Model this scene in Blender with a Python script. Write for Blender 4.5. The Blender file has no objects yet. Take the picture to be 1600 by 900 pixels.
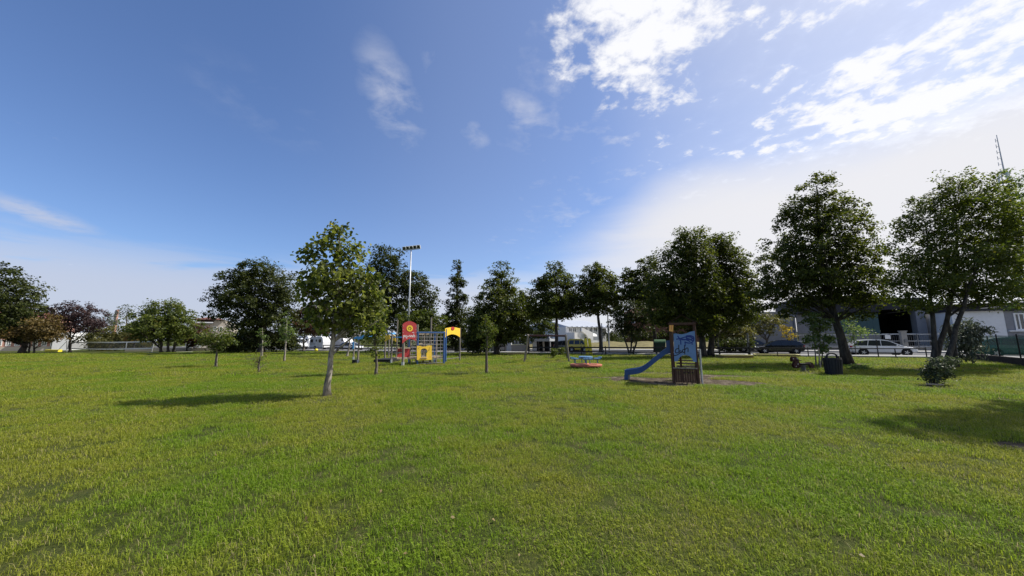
import bpy, math, random
import numpy as np
from mathutils import Vector, Matrix
from mathutils.geometry import tessellate_polygon

random.seed(7)
S = bpy.context.scene
COL = S.collection
PI = math.pi
R = math.radians

# ------------------------------------------------------------------ camera
H = 1.55                                  # eye height
FPX = 560.0                               # focal length in pixels of a 1600 px wide picture
PITCH = math.atan(79.0 / FPX)
ROLL = 0.0065
F = Vector((0, math.cos(PITCH), math.sin(PITCH)))
U0 = Vector((0, -math.sin(PITCH), math.cos(PITCH)))
RV = (Vector((1, 0, 0)) * math.cos(ROLL) - U0 * math.sin(ROLL)).normalized()
UV = RV.cross(F).normalized()
cam_d = bpy.data.cameras.new('camera')
cam_d.sensor_width = 36
cam_d.lens = 36 * FPX / 1600
cam_d.clip_end = 6000
cam_d.clip_start = 0.05
cam = bpy.data.objects.new('camera', cam_d)
COL.objects.link(cam)
m = Matrix.Identity(4)
for i in range(3):
    m[i][0] = RV[i]; m[i][1] = UV[i]; m[i][2] = -F[i]
m[2][3] = H
cam.matrix_world = m
S.camera = cam

def ray(px, py):
    return F + RV * ((px - 800) / FPX) + UV * ((450 - py) / FPX)
def G(px, py):                            # the point of the lawn seen at a place of the photograph
    d = ray(px, py)
    t = -H / d.z
    return Vector((d.x * t, d.y * t, 0))
def W(px, py, Y):                         # the point at a given distance north
    d = ray(px, py)
    t = Y / d.y
    return Vector((d.x * t, Y, H + d.z * t))

# ------------------------------------------------------------------ sun, sky, exposure
SUN_EL, SUN_AZ = 48.0, 74.0               # azimuth clockwise from +Y (north): the sun stands to the right
S.view_settings.view_transform = 'Standard'
S.view_settings.look = 'None'
S.view_settings.exposure = 0.4
S.view_settings.gamma = 1.0
sl = bpy.data.lights.new('sun', 'SUN')
sl.energy = 4.8
sl.angle = R(0.53)
sl.color = (1.0, 0.95, 0.86)
so = bpy.data.objects.new('sun', sl)
sd = Vector((math.sin(R(SUN_AZ)) * math.cos(R(SUN_EL)), math.cos(R(SUN_AZ)) * math.cos(R(SUN_EL)), math.sin(R(SUN_EL))))
so.rotation_euler = sd.to_track_quat('Z', 'Y').to_euler()
so.location = sd * 300
COL.objects.link(so)

class NT:
    """small helper that writes shader math as calls"""
    def __init__(s, tree): s.t = tree; s.n = tree.nodes; s.l = tree.links
    def node(s, typ, **kw):
        n = s.n.new(typ)
        for k, v in kw.items(): setattr(n, k, v)
        return n
    def put(s, sock, v):
        if isinstance(v, bpy.types.NodeSocket): s.l.new(v, sock)
        elif v is not None: sock.default_value = v
    def m(s, op, a, b=None, c=None, clamp=False):
        n = s.node('ShaderNodeMath', operation=op, use_clamp=clamp)
        s.put(n.inputs[0], a)
        if b is not None: s.put(n.inputs[1], b)
        if c is not None: s.put(n.inputs[2], c)
        return n.outputs[0]
    def smooth(s, x, a, b, lo=0.0, hi=1.0):
        n = s.node('ShaderNodeMapRange', interpolation_type='SMOOTHSTEP')
        s.put(n.inputs[0], x); n.inputs[1].default_value = a; n.inputs[2].default_value = b
        n.inputs[3].default_value = lo; n.inputs[4].default_value = hi
        return n.outputs[0]
    def mix(s, f, a, b):
        n = s.node('ShaderNodeMix', data_type='RGBA')
        s.put(n.inputs[0], f); s.put(n.inputs[6], a); s.put(n.inputs[7], b)
        return n.outputs[2]
    def noise(s, vec, scale, detail=4, rough=0.55, dist=0.0):
        n = s.node('ShaderNodeTexNoise')
        if vec is not None: s.l.new(vec, n.inputs['Vector'])
        n.inputs['Scale'].default_value = scale; n.inputs['Detail'].default_value = detail
        n.inputs['Roughness'].default_value = rough; n.inputs['Distortion'].default_value = dist
        return n.outputs[0]
    def xyz(s, x, y, z):
        n = s.node('ShaderNodeCombineXYZ'); s.put(n.inputs[0], x); s.put(n.inputs[1], y); s.put(n.inputs[2], z)
        return n.outputs[0]

wd = bpy.data.worlds.new('World')
S.world = wd
wd.use_nodes = True
wd.node_tree.nodes.clear()
w = NT(wd.node_tree)
sky = w.node('ShaderNodeTexSky', sky_type='NISHITA')
sky.sun_disc = False
sky.sun_elevation = R(SUN_EL)
sky.sun_rotation = R(SUN_AZ)
sky.air_density = 1.0; sky.dust_density = 0.6; sky.ozone_density = 2.0
tc = w.node('ShaderNodeTexCoord')
sp = w.node('ShaderNodeSeparateXYZ'); w.l.new(tc.outputs['Generated'], sp.inputs[0])
X, Yc, Z = sp.outputs
az = w.m('ARCTAN2', X, Yc)                                    # radians, clockwise from +Y
el = w.m('ARCSINE', Z)
zc = w.m('ADD', w.m('MAXIMUM', Z, 0.0), 0.10)
cu = w.xyz(w.m('DIVIDE', X, zc), w.m('DIVIDE', Yc, zc), 0.0)  # cloud layer seen in perspective
def azel(px, py):
    d = ray(px, py).normalized()
    return math.atan2(d.x, d.y), math.asin(d.z)
def blob(px, py, ra, re, soft=0.6, tilt=0.0):
    a0, e0 = azel(px, py)
    da = w.m('SUBTRACT', az, a0); de = w.m('SUBTRACT', el, e0)
    if tilt:
        c, s_ = math.cos(tilt), math.sin(tilt)
        da, de = (w.m('ADD', w.m('MULTIPLY', da, c), w.m('MULTIPLY', de, s_)),
                  w.m('SUBTRACT', w.m('MULTIPLY', de, c), w.m('MULTIPLY', da, s_)))
    q = w.m('SQRT', w.m('ADD', w.m('POWER', w.m('ABSOLUTE', w.m('DIVIDE', da, ra)), 2.0),
                        w.m('POWER', w.m('ABSOLUTE', w.m('DIVIDE', de, re)), 2.0)))
    return w.smooth(q, 1.0 - soft, 1.0 + soft, 1.0, 0.0)
n_big = w.noise(cu, 1.3, 5, 0.5, 0.0)
n_fine = w.noise(cu, 6.5, 8, 0.60, 0.25)
n_str = w.noise(w.xyz(w.m('MULTIPLY', az, 1.6), w.m('MULTIPLY', el, 12.0), 0.3), 2.2, 5, 0.55, 0.4)
# 1 broken altocumulus high on the right, going on behind the viewer's right shoulder
mA = w.m('MAXIMUM', blob(1010, 40, 0.30, 0.17, 0.7), blob(1430, 112, 0.36, 0.12, 0.6))
mA = w.m('MAXIMUM', mA, w.m('MULTIPLY', blob(1230, 60, 0.5, 0.26, 0.5), 0.74))
mA = w.m('MAXIMUM', mA, w.m('MULTIPLY', w.m('MULTIPLY', w.smooth(az, 0.30, 0.65), w.smooth(el, 0.36, 0.50)), 0.62))
n_puff = w.noise(cu, 15.0, 6, 0.6, 0.3)
cov = w.m('ADD', w.m('ADD', w.m('MULTIPLY', n_big, 0.42), w.m('MULTIPLY', n_fine, 0.42)), w.m('MULTIPLY', n_puff, 0.16))
covA = w.m('ADD', w.m('ADD', w.m('MULTIPLY', n_big, 0.30), w.m('MULTIPLY', n_fine, 0.42)), w.m('MULTIPLY', n_puff, 0.28))
thrA = w.m('SUBTRACT', 0.665, w.m('MULTIPLY', mA, 0.235))
cA = w.m('MULTIPLY', w.smooth(w.m('SUBTRACT', covA, thrA), -0.05, 0.10), 0.96)
# 2 broad milky veil in front of the sun's side
a1, e1 = azel(840, 340)
veil_top = w.m('ADD', w.m('ADD', 0.27, w.m('MULTIPLY', w.smooth(az, 0.0, 0.55), 0.19)), w.m('MULTIPLY', w.m('SUBTRACT', n_big, 0.5), 0.12))
cB = w.m('MULTIPLY', w.smooth(w.m('SUBTRACT', el, veil_top), -0.16, 0.06, 1.0, 0.0), w.smooth(w.m('ADD', az, w.m('MULTIPLY', n_str, 0.26)), 0.02, 0.58))
cB = w.m('MULTIPLY', cB, 0.97)
# 3 low bands near the horizon
band = w.smooth(el, 0.235, 0.10, 0.0, 1.0)
cC = w.m('MULTIPLY', w.smooth(w.m('ADD', n_str, w.m('MULTIPLY', w.smooth(el, 0.24, 0.10), 0.34)), 0.50, 0.74), band)
cC = w.m('MULTIPLY', cC, w.smooth(el, 0.245, 0.17))
cC = w.m('MULTIPLY', cC, 0.85)
# 4 single wisps
def wisp(px, py, ra, re, tilt, amt, lo=0.42):
    return w.m('MULTIPLY', w.m('MULTIPLY', blob(px, py, ra, re, 0.7, tilt), w.smooth(cov, lo, lo + 0.22)), amt)
cD = wisp(612, 152, 0.105, 0.060, -0.95, 0.62, 0.38)
for a_ in ((820, 180, 0.09, 0.05, -0.4, 0.45), (980, 208, 0.10, 0.05, 0.0, 0.55, 0.40), (900, 125, 0.10, 0.06, 0.2, 0.5),
           (1060, 150, 0.10, 0.03, 0.0, 0.5), (60, 335, 0.06, 0.014, -0.25, 0.7, 0.36), (740, 275, 0.04, 0.02, 0.0, 0.25, 0.42),
           (785, 375, 0.05, 0.012, 0.0, 0.4, 0.42), (690, 110, 0.09, 0.04, -0.5, 0.25), (740, 210, 0.05, 0.03, -0.5, 0.4),
           (420, 170, 0.14, 0.05, -0.2, 0.16)):
    cD = w.m('MAXIMUM', cD, wisp(*a_))
thin = w.m('MULTIPLY', w.m('MULTIPLY', w.smooth(cov, 0.42, 0.70), w.smooth(az, -0.30, 0.45)), 0.62)
thin = w.m('MAXIMUM', thin, w.m('MULTIPLY', w.smooth(az, 0.0, 0.9), w.m('ADD', 0.28, w.m('MULTIPLY', n_big, 0.50))))
thin = w.m('MAXIMUM', thin, w.m('MULTIPLY', w.smooth(az, -0.7, -0.1), 0.09))
tot = w.m('MAXIMUM', w.m('MAXIMUM', cA, cB), w.m('MAXIMUM', w.m('MAXIMUM', cC, cD), thin))
tint = w.node('ShaderNodeMix', data_type='RGBA', blend_type='MULTIPLY')
tint.inputs[0].default_value = 1.0
w.l.new(sky.outputs[0], tint.inputs[6]); tint.inputs[7].default_value = (0.83, 0.945, 1.19, 1)
near_sun = w.smooth(az, -0.7, 0.7)
c_col = w.mix(near_sun, (4.3, 4.6, 5.6, 1), (6.6, 6.55, 6.75, 1))
c_col = w.mix(cA, c_col, (7.7, 7.7, 7.9, 1))
full = w.mix(tot, tint.outputs[2], c_col)
bg = w.node('ShaderNodeBackground'); bg.inputs[1].default_value = 0.1
w.l.new(full, bg.inputs[0])
wo = w.node('ShaderNodeOutputWorld'); w.l.new(bg.outputs[0], wo.inputs[0])

# ------------------------------------------------------------------ materials
def material(name):
    mt = bpy.data.materials.new(name); mt.use_nodes = True
    mt.node_tree.nodes.clear()
    return mt, NT(mt.node_tree)
def solid(name, col, rough=0.6, var=0.12, scale=3.0, bump=0.15, metal=0.0, dirt=0.0, dirt_col=(0.05, 0.045, 0.035), stretch=(1, 1, 1), spec=0.4, coat=0.0, alpha=1.0):
    """a paint, wood or plaster: base colour with mottling, fine relief and optional dirt"""
    mt, t = material(name)
    tcn = t.node('ShaderNodeTexCoord'); mp = t.node('ShaderNodeMapping'); mp.inputs['Scale'].default_value = stretch
    t.l.new(tcn.outputs['Object'], mp.inputs[0])
    n = t.noise(mp.outputs[0], scale, 6, 0.6)
    n2 = t.noise(mp.outputs[0], scale * 7, 5, 0.65)
    f = t.m('ADD', t.m('MULTIPLY', n, 0.6), t.m('MULTIPLY', n2, 0.4))
    lo = tuple(c * (1 - var * 1.6) for c in col) + (1,); hi = tuple(min(1, c * (1 + var * 1.3)) for c in col) + (1,)
    c = t.mix(t.smooth(f, 0.3, 0.7), lo, hi)
    if dirt:
        d = t.m('MULTIPLY', t.smooth(t.noise(mp.outputs[0], scale * 1.7, 8, 0.7, 0.5), 0.48, 0.72), dirt)
        c = t.mix(d, c, tuple(dirt_col) + (1,))
    p = t.node('ShaderNodeBsdfPrincipled')
    t.l.new(c, p.inputs['Base Color'])
    t.put(p.inputs['Roughness'], t.smooth(n2, 0.2, 0.8, max(0.03, rough - 0.1), min(1, rough + 0.12)))
    p.inputs['Metallic'].default_value = metal; p.inputs['Specular IOR Level'].default_value = spec
    p.inputs['Coat Weight'].default_value = coat; p.inputs['Alpha'].default_value = alpha
    if bump:
        b = t.node('ShaderNodeBump'); b.inputs['Strength'].default_value = bump; b.inputs['Distance'].default_value = 0.01
        t.l.new(n2, b.inputs['Height']); t.l.new(b.outputs[0], p.inputs['Normal'])
    o = t.node('ShaderNodeOutputMaterial'); t.l.new(p.outputs[0], o.inputs[0])
    return mt
def leafmat(name, dark, light, extra=None, trans=0.38):
    mt, t = material(name)
    a = t.node('ShaderNodeAttribute', attribute_name='tone')
    tone = a.outputs['Fac']
    c = t.mix(t.smooth(tone, 0.0, 1.0), tuple(dark) + (1,), tuple(light) + (1,))
    if extra: c = t.mix(t.smooth(tone, 0.93, 0.97), c, tuple(extra) + (1,))
    d = t.node('ShaderNodeBsdfPrincipled'); t.l.new(c, d.inputs['Base Color'])
    d.inputs['Roughness'].default_value = 0.5; d.inputs['Specular IOR Level'].default_value = 0.22
    tr = t.node('ShaderNodeBsdfTranslucent')
    hs = t.node('ShaderNodeHueSaturation'); hs.inputs['Saturation'].default_value = 1.15; hs.inputs['Value'].default_value = 1.8
    t.l.new(c, hs.inputs['Color']); t.l.new(hs.outputs[0], tr.inputs[0])
    mx = t.node('ShaderNodeMixShader'); mx.inputs[0].default_value = trans
    t.l.new(d.outputs[0], mx.inputs[1]); t.l.new(tr.outputs[0], mx.inputs[2])
    o = t.node('ShaderNodeOutputMaterial'); t.l.new(mx.outputs[0], o.inputs[0])
    return mt
def barkmat(name, dark, light, scale=6.0):
    mt, t = material(name)
    tcn = t.node('ShaderNodeTexCoord'); mp = t.node('ShaderNodeMapping'); mp.inputs['Scale'].default_value = (1, 1, 0.35)
    t.l.new(tcn.outputs['Object'], mp.inputs[0])
    n = t.noise(mp.outputs[0], scale, 7, 0.7, 0.6); n2 = t.noise(mp.outputs[0], scale * 6, 5, 0.6)
    c = t.mix(t.smooth(n, 0.38, 0.62), tuple(dark) + (1,), tuple(light) + (1,))
    p = t.node('ShaderNodeBsdfPrincipled'); t.l.new(c, p.inputs['Base Color']); p.inputs['Roughness'].default_value = 0.9
    b = t.node('ShaderNodeBump'); b.inputs['Strength'].default_value = 0.8; b.inputs['Distance'].default_value = 0.02
    t.l.new(t.m('ADD', n, t.m('MULTIPLY', n2, 0.4)), b.inputs['Height']); t.l.new(b.outputs[0], p.inputs['Normal'])
    o = t.node('ShaderNodeOutputMaterial'); t.l.new(p.outputs[0], o.inputs[0])
    return mt
def glassmat(name, col=(0.02, 0.025, 0.03)):
    mt, t = material(name)
    p = t.node('ShaderNodeBsdfPrincipled'); p.inputs['Base Color'].default_value = tuple(col) + (1,)
    tcn = t.node('ShaderNodeTexCoord')
    n = t.noise(tcn.outputs['Object'], 2.0, 3)
    t.put(p.inputs['Roughness'], t.smooth(n, 0.2, 0.8, 0.04, 0.12)); p.inputs['Specular IOR Level'].default_value = 0.7
    o = t.node('ShaderNodeOutputMaterial'); t.l.new(p.outputs[0], o.inputs[0])
    return mt

M = {}
M['wood_grey'] = solid('weathered_grey_wood', (0.23, 0.20, 0.165), 0.85, 0.25, 4, 0.5, stretch=(4, 4, 0.6), dirt=0.4)
M['wood_dark'] = solid('dark_brown_stained_wood', (0.070, 0.034, 0.021), 0.75, 0.3, 5, 0.5, stretch=(4, 4, 0.5), dirt=0.2)
M['wood_black'] = solid('blackened_roof_wood', (0.016, 0.011, 0.009), 0.85, 0.3, 5, 0.4, stretch=(4, 4, 0.5), spec=0.15)
M['wood_pale'] = solid('pale_sunbleached_wood', (0.42, 0.34, 0.24), 0.85, 0.2, 4, 0.4, stretch=(0.6, 4, 4))
M['red'] = solid('faded_red_panel', (0.45, 0.045, 0.05), 0.5, 0.10, 3, 0.1, dirt=0.12)
M['yellow'] = solid('yellow_panel', (0.86, 0.56, 0.05), 0.5, 0.08, 3, 0.1, dirt=0.18)
M['yellow_bright'] = solid('bright_yellow_plastic', (0.80, 0.68, 0.05), 0.45, 0.08, 3, 0.1)
M['orange'] = solid('orange_panel', (0.85, 0.42, 0.10), 0.5, 0.08, 3, 0.1)
M['blue_paint'] = solid('dark_blue_steel_paint', (0.035, 0.10, 0.27), 0.5, 0.12, 3, 0.1, dirt=0.15)
M['blue_light'] = solid('light_blue_plastic', (0.07, 0.30, 0.62), 0.4, 0.08, 3, 0.05)
M['blue_slide'] = solid('blue_glassfibre', (0.022, 0.07, 0.20), 0.35, 0.10, 3, 0.05, dirt=0.1)
M['blue_panel'] = solid('pale_blue_panel', (0.13, 0.23, 0.42), 0.55, 0.07, 3, 0.1, dirt=0.1)
M['steelblue'] = solid('blue_grey_painted_metal', (0.10, 0.22, 0.38), 0.45, 0.12, 5, 0.05, dirt=0.2)
M['terracotta'] = solid('worn_red_platform', (0.42, 0.13, 0.075), 0.7, 0.2, 3, 0.2, dirt=0.3)
M['rope'] = solid('grey_rope', (0.25, 0.24, 0.24), 0.9, 0.15, 10, 0.2)
M['black'] = solid('black_rubber', (0.012, 0.012, 0.013), 0.8, 0.2, 4, 0.2)
M['ink_black'] = solid('black_spray_paint', (0.008, 0.008, 0.012), 0.5, 0.1, 4, 0.0)
M['ink_blue'] = solid('blue_spray_paint', (0.012, 0.035, 0.20), 0.5, 0.1, 4, 0.0)
M['ink_white'] = solid('white_spray_paint', (0.75, 0.75, 0.75), 0.5, 0.1, 4, 0.0)
M['iron'] = solid('dark_brown_fence_paint', (0.018, 0.015, 0.014), 0.6, 0.25, 4, 0.2)
M['galv'] = solid('galvanised_steel', (0.50, 0.51, 0.52), 0.45, 0.1, 4, 0.05, metal=0.3)
M['galv_dark'] = solid('dull_steel', (0.16, 0.165, 0.17), 0.5, 0.1, 4, 0.05, metal=0.3)
M['bin'] = solid('dark_grey_bin_metal', (0.014, 0.015, 0.022), 0.6, 0.2, 4, 0.1)
M['horse_red'] = solid('dark_red_board', (0.035, 0.006, 0.006), 0.5, 0.1, 4, 0.1)
M['white'] = solid('white_paint', (0.78, 0.78, 0.76), 0.5, 0.05, 2, 0.05, dirt=0.08, dirt_col=(0.3, 0.28, 0.24))
M['car_white'] = solid('white_car_paint', (0.74, 0.75, 0.77), 0.25, 0.02, 2, 0.0, coat=0.6)
M['car_black'] = solid('black_car_paint', (0.010, 0.011, 0.014), 0.2, 0.1, 2, 0.0, coat=0.8)
M['car_grey'] = solid('grey_car_paint', (0.11, 0.115, 0.12), 0.3, 0.05, 2, 0.0, coat=0.6)
M['car_yellow'] = solid('yellow_car_paint', (0.62, 0.50, 0.06), 0.35, 0.06, 2, 0.0, coat=0.3)
M['car_green'] = solid('dark_teal_car_paint', (0.03, 0.10, 0.085), 0.3, 0.06, 2, 0.0, coat=0.5)
M['glass'] = glassmat('dark_window_glass')
M['glass_house'] = glassmat('house_window_glass', (0.05, 0.055, 0.06))
M['lamp_glass'] = solid('pale_lamp_lens', (0.7, 0.7, 0.66), 0.15, 0.05, 5, 0.0)
M['tail_red'] = solid('red_lamp_lens', (0.4, 0.015, 0.01), 0.2, 0.05, 5, 0.0)
M['rim'] = solid('alloy_rim', (0.55, 0.56, 0.57), 0.35, 0.05, 5, 0.0, metal=0.7)
M['plaster_white'] = solid('white_plaster', (0.74, 0.74, 0.74), 0.9, 0.05, 0.6, 0.1, dirt=0.15, dirt_col=(0.4, 0.38, 0.36))
M['plaster_grey'] = solid('grey_plaster', (0.25, 0.25, 0.265), 0.9, 0.08, 0.6, 0.1, dirt=0.2, dirt_col=(0.16, 0.16, 0.16))
M['plaster_cream'] = solid('cream_plaster', (0.52, 0.46, 0.38), 0.9, 0.06, 0.6, 0.1, dirt=0.15, dirt_col=(0.3, 0.27, 0.2))
M['plaster_pink'] = solid('pink_plaster', (0.48, 0.26, 0.20), 0.9, 0.08, 0.6, 0.1, dirt=0.15, dirt_col=(0.25, 0.15, 0.12))
M['brick'] = solid('brown_brick_wall', (0.17, 0.075, 0.05), 0.9, 0.2, 2.0, 0.3)
M['roof_red'] = solid('brown_red_roof', (0.14, 0.055, 0.04), 0.85, 0.2, 2.0, 0.4)
M['roof_metal'] = solid('pale_metal_roof', (0.42, 0.44, 0.47), 0.4, 0.06, 0.5, 0.05)
M['fascia'] = solid('anthracite_cladding', (0.02, 0.02, 0.027), 0.7, 0.1, 0.5, 0.1)
M['teal'] = solid('teal_cladding', (0.045, 0.10, 0.11), 0.6, 0.08, 0.5, 0.05)
M['dark_open'] = solid('painted_shade_lining', (0.012, 0.012, 0.013), 0.9, 0.2, 0.5, 0.0)  # near-black colour stands in for the shade inside the bay and shelter
M['concrete'] = solid('concrete', (0.30, 0.29, 0.27), 0.9, 0.12, 1.5, 0.3, dirt=0.3, dirt_col=(0.15, 0.14, 0.12))
M['kerb_wall'] = solid('dark_brown_low_wall', (0.035, 0.026, 0.022), 0.9, 0.3, 2, 0.4)
M['asphalt'] = solid('asphalt', (0.085, 0.085, 0.088), 0.9, 0.15, 1.0, 0.3)
M['pavement'] = solid('pavement_concrete', (0.30, 0.295, 0.28), 0.9, 0.12, 0.8, 0.2)
M['green_net'] = solid('green_shade_net', (0.015, 0.13, 0.075), 0.7, 0.1, 6, 0.1, alpha=0.62)
M['net'] = solid('grey_sports_net', (0.09, 0.085, 0.08), 0.9, 0.1, 6, 0.0, alpha=0.6)
M['line_white'] = solid('worn_white_court_line', (0.50, 0.50, 0.42), 0.9, 0.15, 3, 0.1)

M['leaf_main'] = leafmat('leaf_yellow_green', (0.040, 0.060, 0.012), (0.205, 0.225, 0.055), (0.27, 0.25, 0.07), 0.42)
M['leaf_dark'] = leafmat('leaf_dark_green', (0.024, 0.034, 0.008), (0.068, 0.080, 0.018), None, 0.30)
M['leaf_linden'] = leafmat('leaf_linden_green', (0.030, 0.044, 0.009), (0.100, 0.115, 0.022), (0.15, 0.13, 0.03), 0.40)
M['leaf_back'] = leafmat('leaf_mid_green', (0.040, 0.062, 0.012), (0.135, 0.155, 0.032), (0.18, 0.15, 0.04), 0.36)
M['leaf_light'] = leafmat('leaf_light_green', (0.06, 0.10, 0.03), (0.16, 0.20, 0.06), None, 0.42)
M['leaf_olive'] = leafmat('leaf_olive', (0.06, 0.065, 0.02), (0.16, 0.15, 0.045), (0.2, 0.12, 0.03), 0.36)
M['leaf_brown'] = leafmat('leaf_brown_green', (0.07, 0.055, 0.02), (0.17, 0.12, 0.04), (0.2, 0.10, 0.04), 0.3)
M['leaf_purple'] = leafmat('leaf_purple', (0.028, 0.016, 0.018), (0.075, 0.045, 0.042), (0.14, 0.06, 0.04), 0.25)
M['leaf_maroon'] = leafmat('leaf_maroon', (0.045, 0.022, 0.018), (0.12, 0.06, 0.035), None, 0.25)
M['leaf_yellow'] = leafmat('leaf_autumn_yellow', (0.16, 0.13, 0.03), (0.42, 0.32, 0.06), None, 0.45)
M['leaf_litter'] = leafmat('dry_fallen_leaf', (0.12, 0.08, 0.035), (0.30, 0.23, 0.11), None, 0.15)
M['leaf_rose'] = leafmat('leaf_rose_bush', (0.025, 0.038, 0.018), (0.10, 0.125, 0.06), None, 0.25)
M['leaf_grey'] = leafmat('leaf_grey_green', (0.05, 0.065, 0.045), (0.16, 0.18, 0.13), None, 0.25)
M['bark_pale'] = barkmat('bark_pale_mottled', (0.10, 0.085, 0.065), (0.38, 0.34, 0.29), 7)
M['bark_dark'] = barkmat('bark_dark', (0.018, 0.015, 0.012), (0.07, 0.06, 0.048), 5)
M['bark_mid'] = barkmat('bark_grey_brown', (0.06, 0.05, 0.04), (0.18, 0.155, 0.125), 6)

# ------------------------------------------------------------------ object helpers
ORG = {}
def link(o): COL.objects.link(o); return o
def tag(o, label=None, cat=None, group=None, kind=None):
    if label: o['label'] = label
    if cat: o['category'] = cat
    if group: o['group'] = group
    if kind: o['kind'] = kind
    return o
def thing(name, label, cat, loc=(0, 0, 0), rz=0.0, group=None):
    o = bpy.data.objects.new(name, None); link(o)
    o.empty_display_size = 0.3
    o.location = Vector(loc); o.rotation_euler = (0, 0, rz)
    ORG[o.name] = (Vector(loc), rz)
    return tag(o, label, cat, group)

class MB:
    """collects geometry (world coordinates unless local) and links it as one mesh object"""
    def __init__(s): s.v = []; s.f = []
    def add(s, vs, fs):
        b = len(s.v); s.v += [Vector(p) for p in vs]; s.f += [tuple(i + b for i in f) for f in fs]; return s
    def box(s, lo, hi):
        (a, b, c), (d, e, f) = lo, hi
        return s.add([(a, b, c), (d, b, c), (d, e, c), (a, e, c), (a, b, f), (d, b, f), (d, e, f), (a, e, f)],
                     [(0, 3, 2, 1), (4, 5, 6, 7), (0, 1, 5, 4), (1, 2, 6, 5), (2, 3, 7, 6), (3, 0, 4, 7)])
    def beam(s, p0, p1, wd_, ht, ch=0.12, up=None):
        """a bar with chamfered long edges between two points"""
        p0 = Vector(p0); p1 = Vector(p1); d = (p1 - p0).normalized()
        up = Vector(up) if up else (Vector((0, 0, 1)) if abs(d.z) < 0.9 else Vector((0, 1, 0)))
        x = d.cross(up).normalized(); y = x.cross(d).normalized()
        a, b = wd_ / 2, ht / 2; c = ch * min(wd_, ht)
        prof = [(-a + c, -b), (a - c, -b), (a, -b + c), (a, b - c), (a - c, b), (-a + c, b), (-a, b - c), (-a, -b + c)]
        vs = [p0 + x * u + y * v for u, v in prof] + [p1 + x * u + y * v for u, v in prof]
        fs = [(i, (i + 1) % 8, (i + 1) % 8 + 8, i + 8) for i in range(8)] + [tuple(range(7, -1, -1)), tuple(range(8, 16))]
        return s.add(vs, fs)
    def tube(s, pts, rad, n=8, cap=True):
        pts = [Vector(p) for p in pts]
        if not hasattr(rad, '__len__'): rad = [rad] * len(pts)
        b = len(s.v); x = None
        for i, p in enumerate(pts):
            d = (pts[min(i + 1, len(pts) - 1)] - pts[max(i - 1, 0)])
            d = d.normalized() if d.length > 1e-9 else Vector((0, 0, 1))
            if x is None:
                x = d.cross(Vector((0.0, 1, 0)) if abs(d.y) < 0.9 else Vector((1, 0, 0))).normalized()
            x = (x - d * x.dot(d)).normalized(); y = d.cross(x)
            for k in range(n):
                a = 2 * PI * k / n
                s.v.append(p + (x * math.cos(a) + y * math.sin(a)) * rad[i])
        for i in range(len(pts) - 1):
            for k in range(n):
                k2 = (k + 1) % n
                s.f.append((b + i * n + k, b + i * n + k2, b + (i + 1) * n + k2, b + (i + 1) * n + k))
        if cap and n > 2:
            s.f.append(tuple(b + k for k in range(n - 1, -1, -1)))
            s.f.append(tuple(b + (len(pts) - 1) * n + k for k in range(n)))
        return s
    def lathe(s, c, prof, n=24):
        """profile of (radius, z) turned about a vertical axis"""
        c = Vector(c); b = len(s.v)
        for r_, z in prof:
            for k in range(n):
                a = 2 * PI * k / n; s.v.append(c + Vector((r_ * math.cos(a), r_ * math.sin(a), z)))
        for i in range(len(prof) - 1):
            for k in range(n):
                k2 = (k + 1) % n
                s.f.append((b + i * n + k, b + i * n + k2, b + (i + 1) * n + k2, b + (i + 1) * n + k))
        s.f.append(tuple(b + k for k in range(n - 1, -1, -1)))
        s.f.append(tuple(b + (len(prof) - 1) * n + k for k in range(n)))
        return s
    def plate(s, loops, fn, th):
        """flat board with holes: loops of 2-D points, fn maps (a, b) to the front face, th = vector of thickness"""
        th = Vector(th)
        l3 = [[Vector((a, b, 0)) for a, b in lp] for lp in loops]
        tris = tessellate_polygon(l3)
        flat = [p for lp in loops for p in lp]
        n = len(flat); b = len(s.v)
        fr = [Vector(fn(a, c)) for a, c in flat]
        s.v += fr + [p + th for p in fr]
        for t in tris: s.f.append(tuple(b + i for i in t)); s.f.append(tuple(b + n + i for i in reversed(t)))
        k = 0
        for lp in loops:
            for i in range(len(lp)):
                j = (i + 1) % len(lp); s.f.append((b + k + i, b + k + j, b + n + k + j, b + n + k + i))
            k += len(lp)
        return s
    def build(s, name, mat, parent=None, local=False, smooth=False, sub=False):
        vs = s.v
        if parent is not None and not local:
            root = parent
            while root.parent: root = root.parent
            loc, rz = ORG.get(root.name, (Vector((0, 0, 0)), 0.0))
            rm = Matrix.Rotation(-rz, 3, 'Z')
            vs = [rm @ (p - loc) for p in vs]
        me = bpy.data.meshes.new(name)
        me.from_pydata([tuple(p) for p in vs], [], s.f)
        me.materials.append(mat)
        if smooth: me.polygons.foreach_set('use_smooth', [True] * len(me.polygons))
        me.validate()
        import bmesh
        bm = bmesh.new(); bm.from_mesh(me); bmesh.ops.recalc_face_normals(bm, faces=bm.faces); bm.to_mesh(me); bm.free()
        o = bpy.data.objects.new(name, me); link(o)
        if parent is not None: o.parent = parent
        return o
def structure(name, mb, mat, smooth=False):
    return tag(mb.build(name, mat, smooth=smooth), kind='structure')
def copy_tree(o, parent=None):
    c = o.copy(); link(c); c.parent = parent
    for ch in list(o.children): copy_tree(ch, c)
    return c

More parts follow.
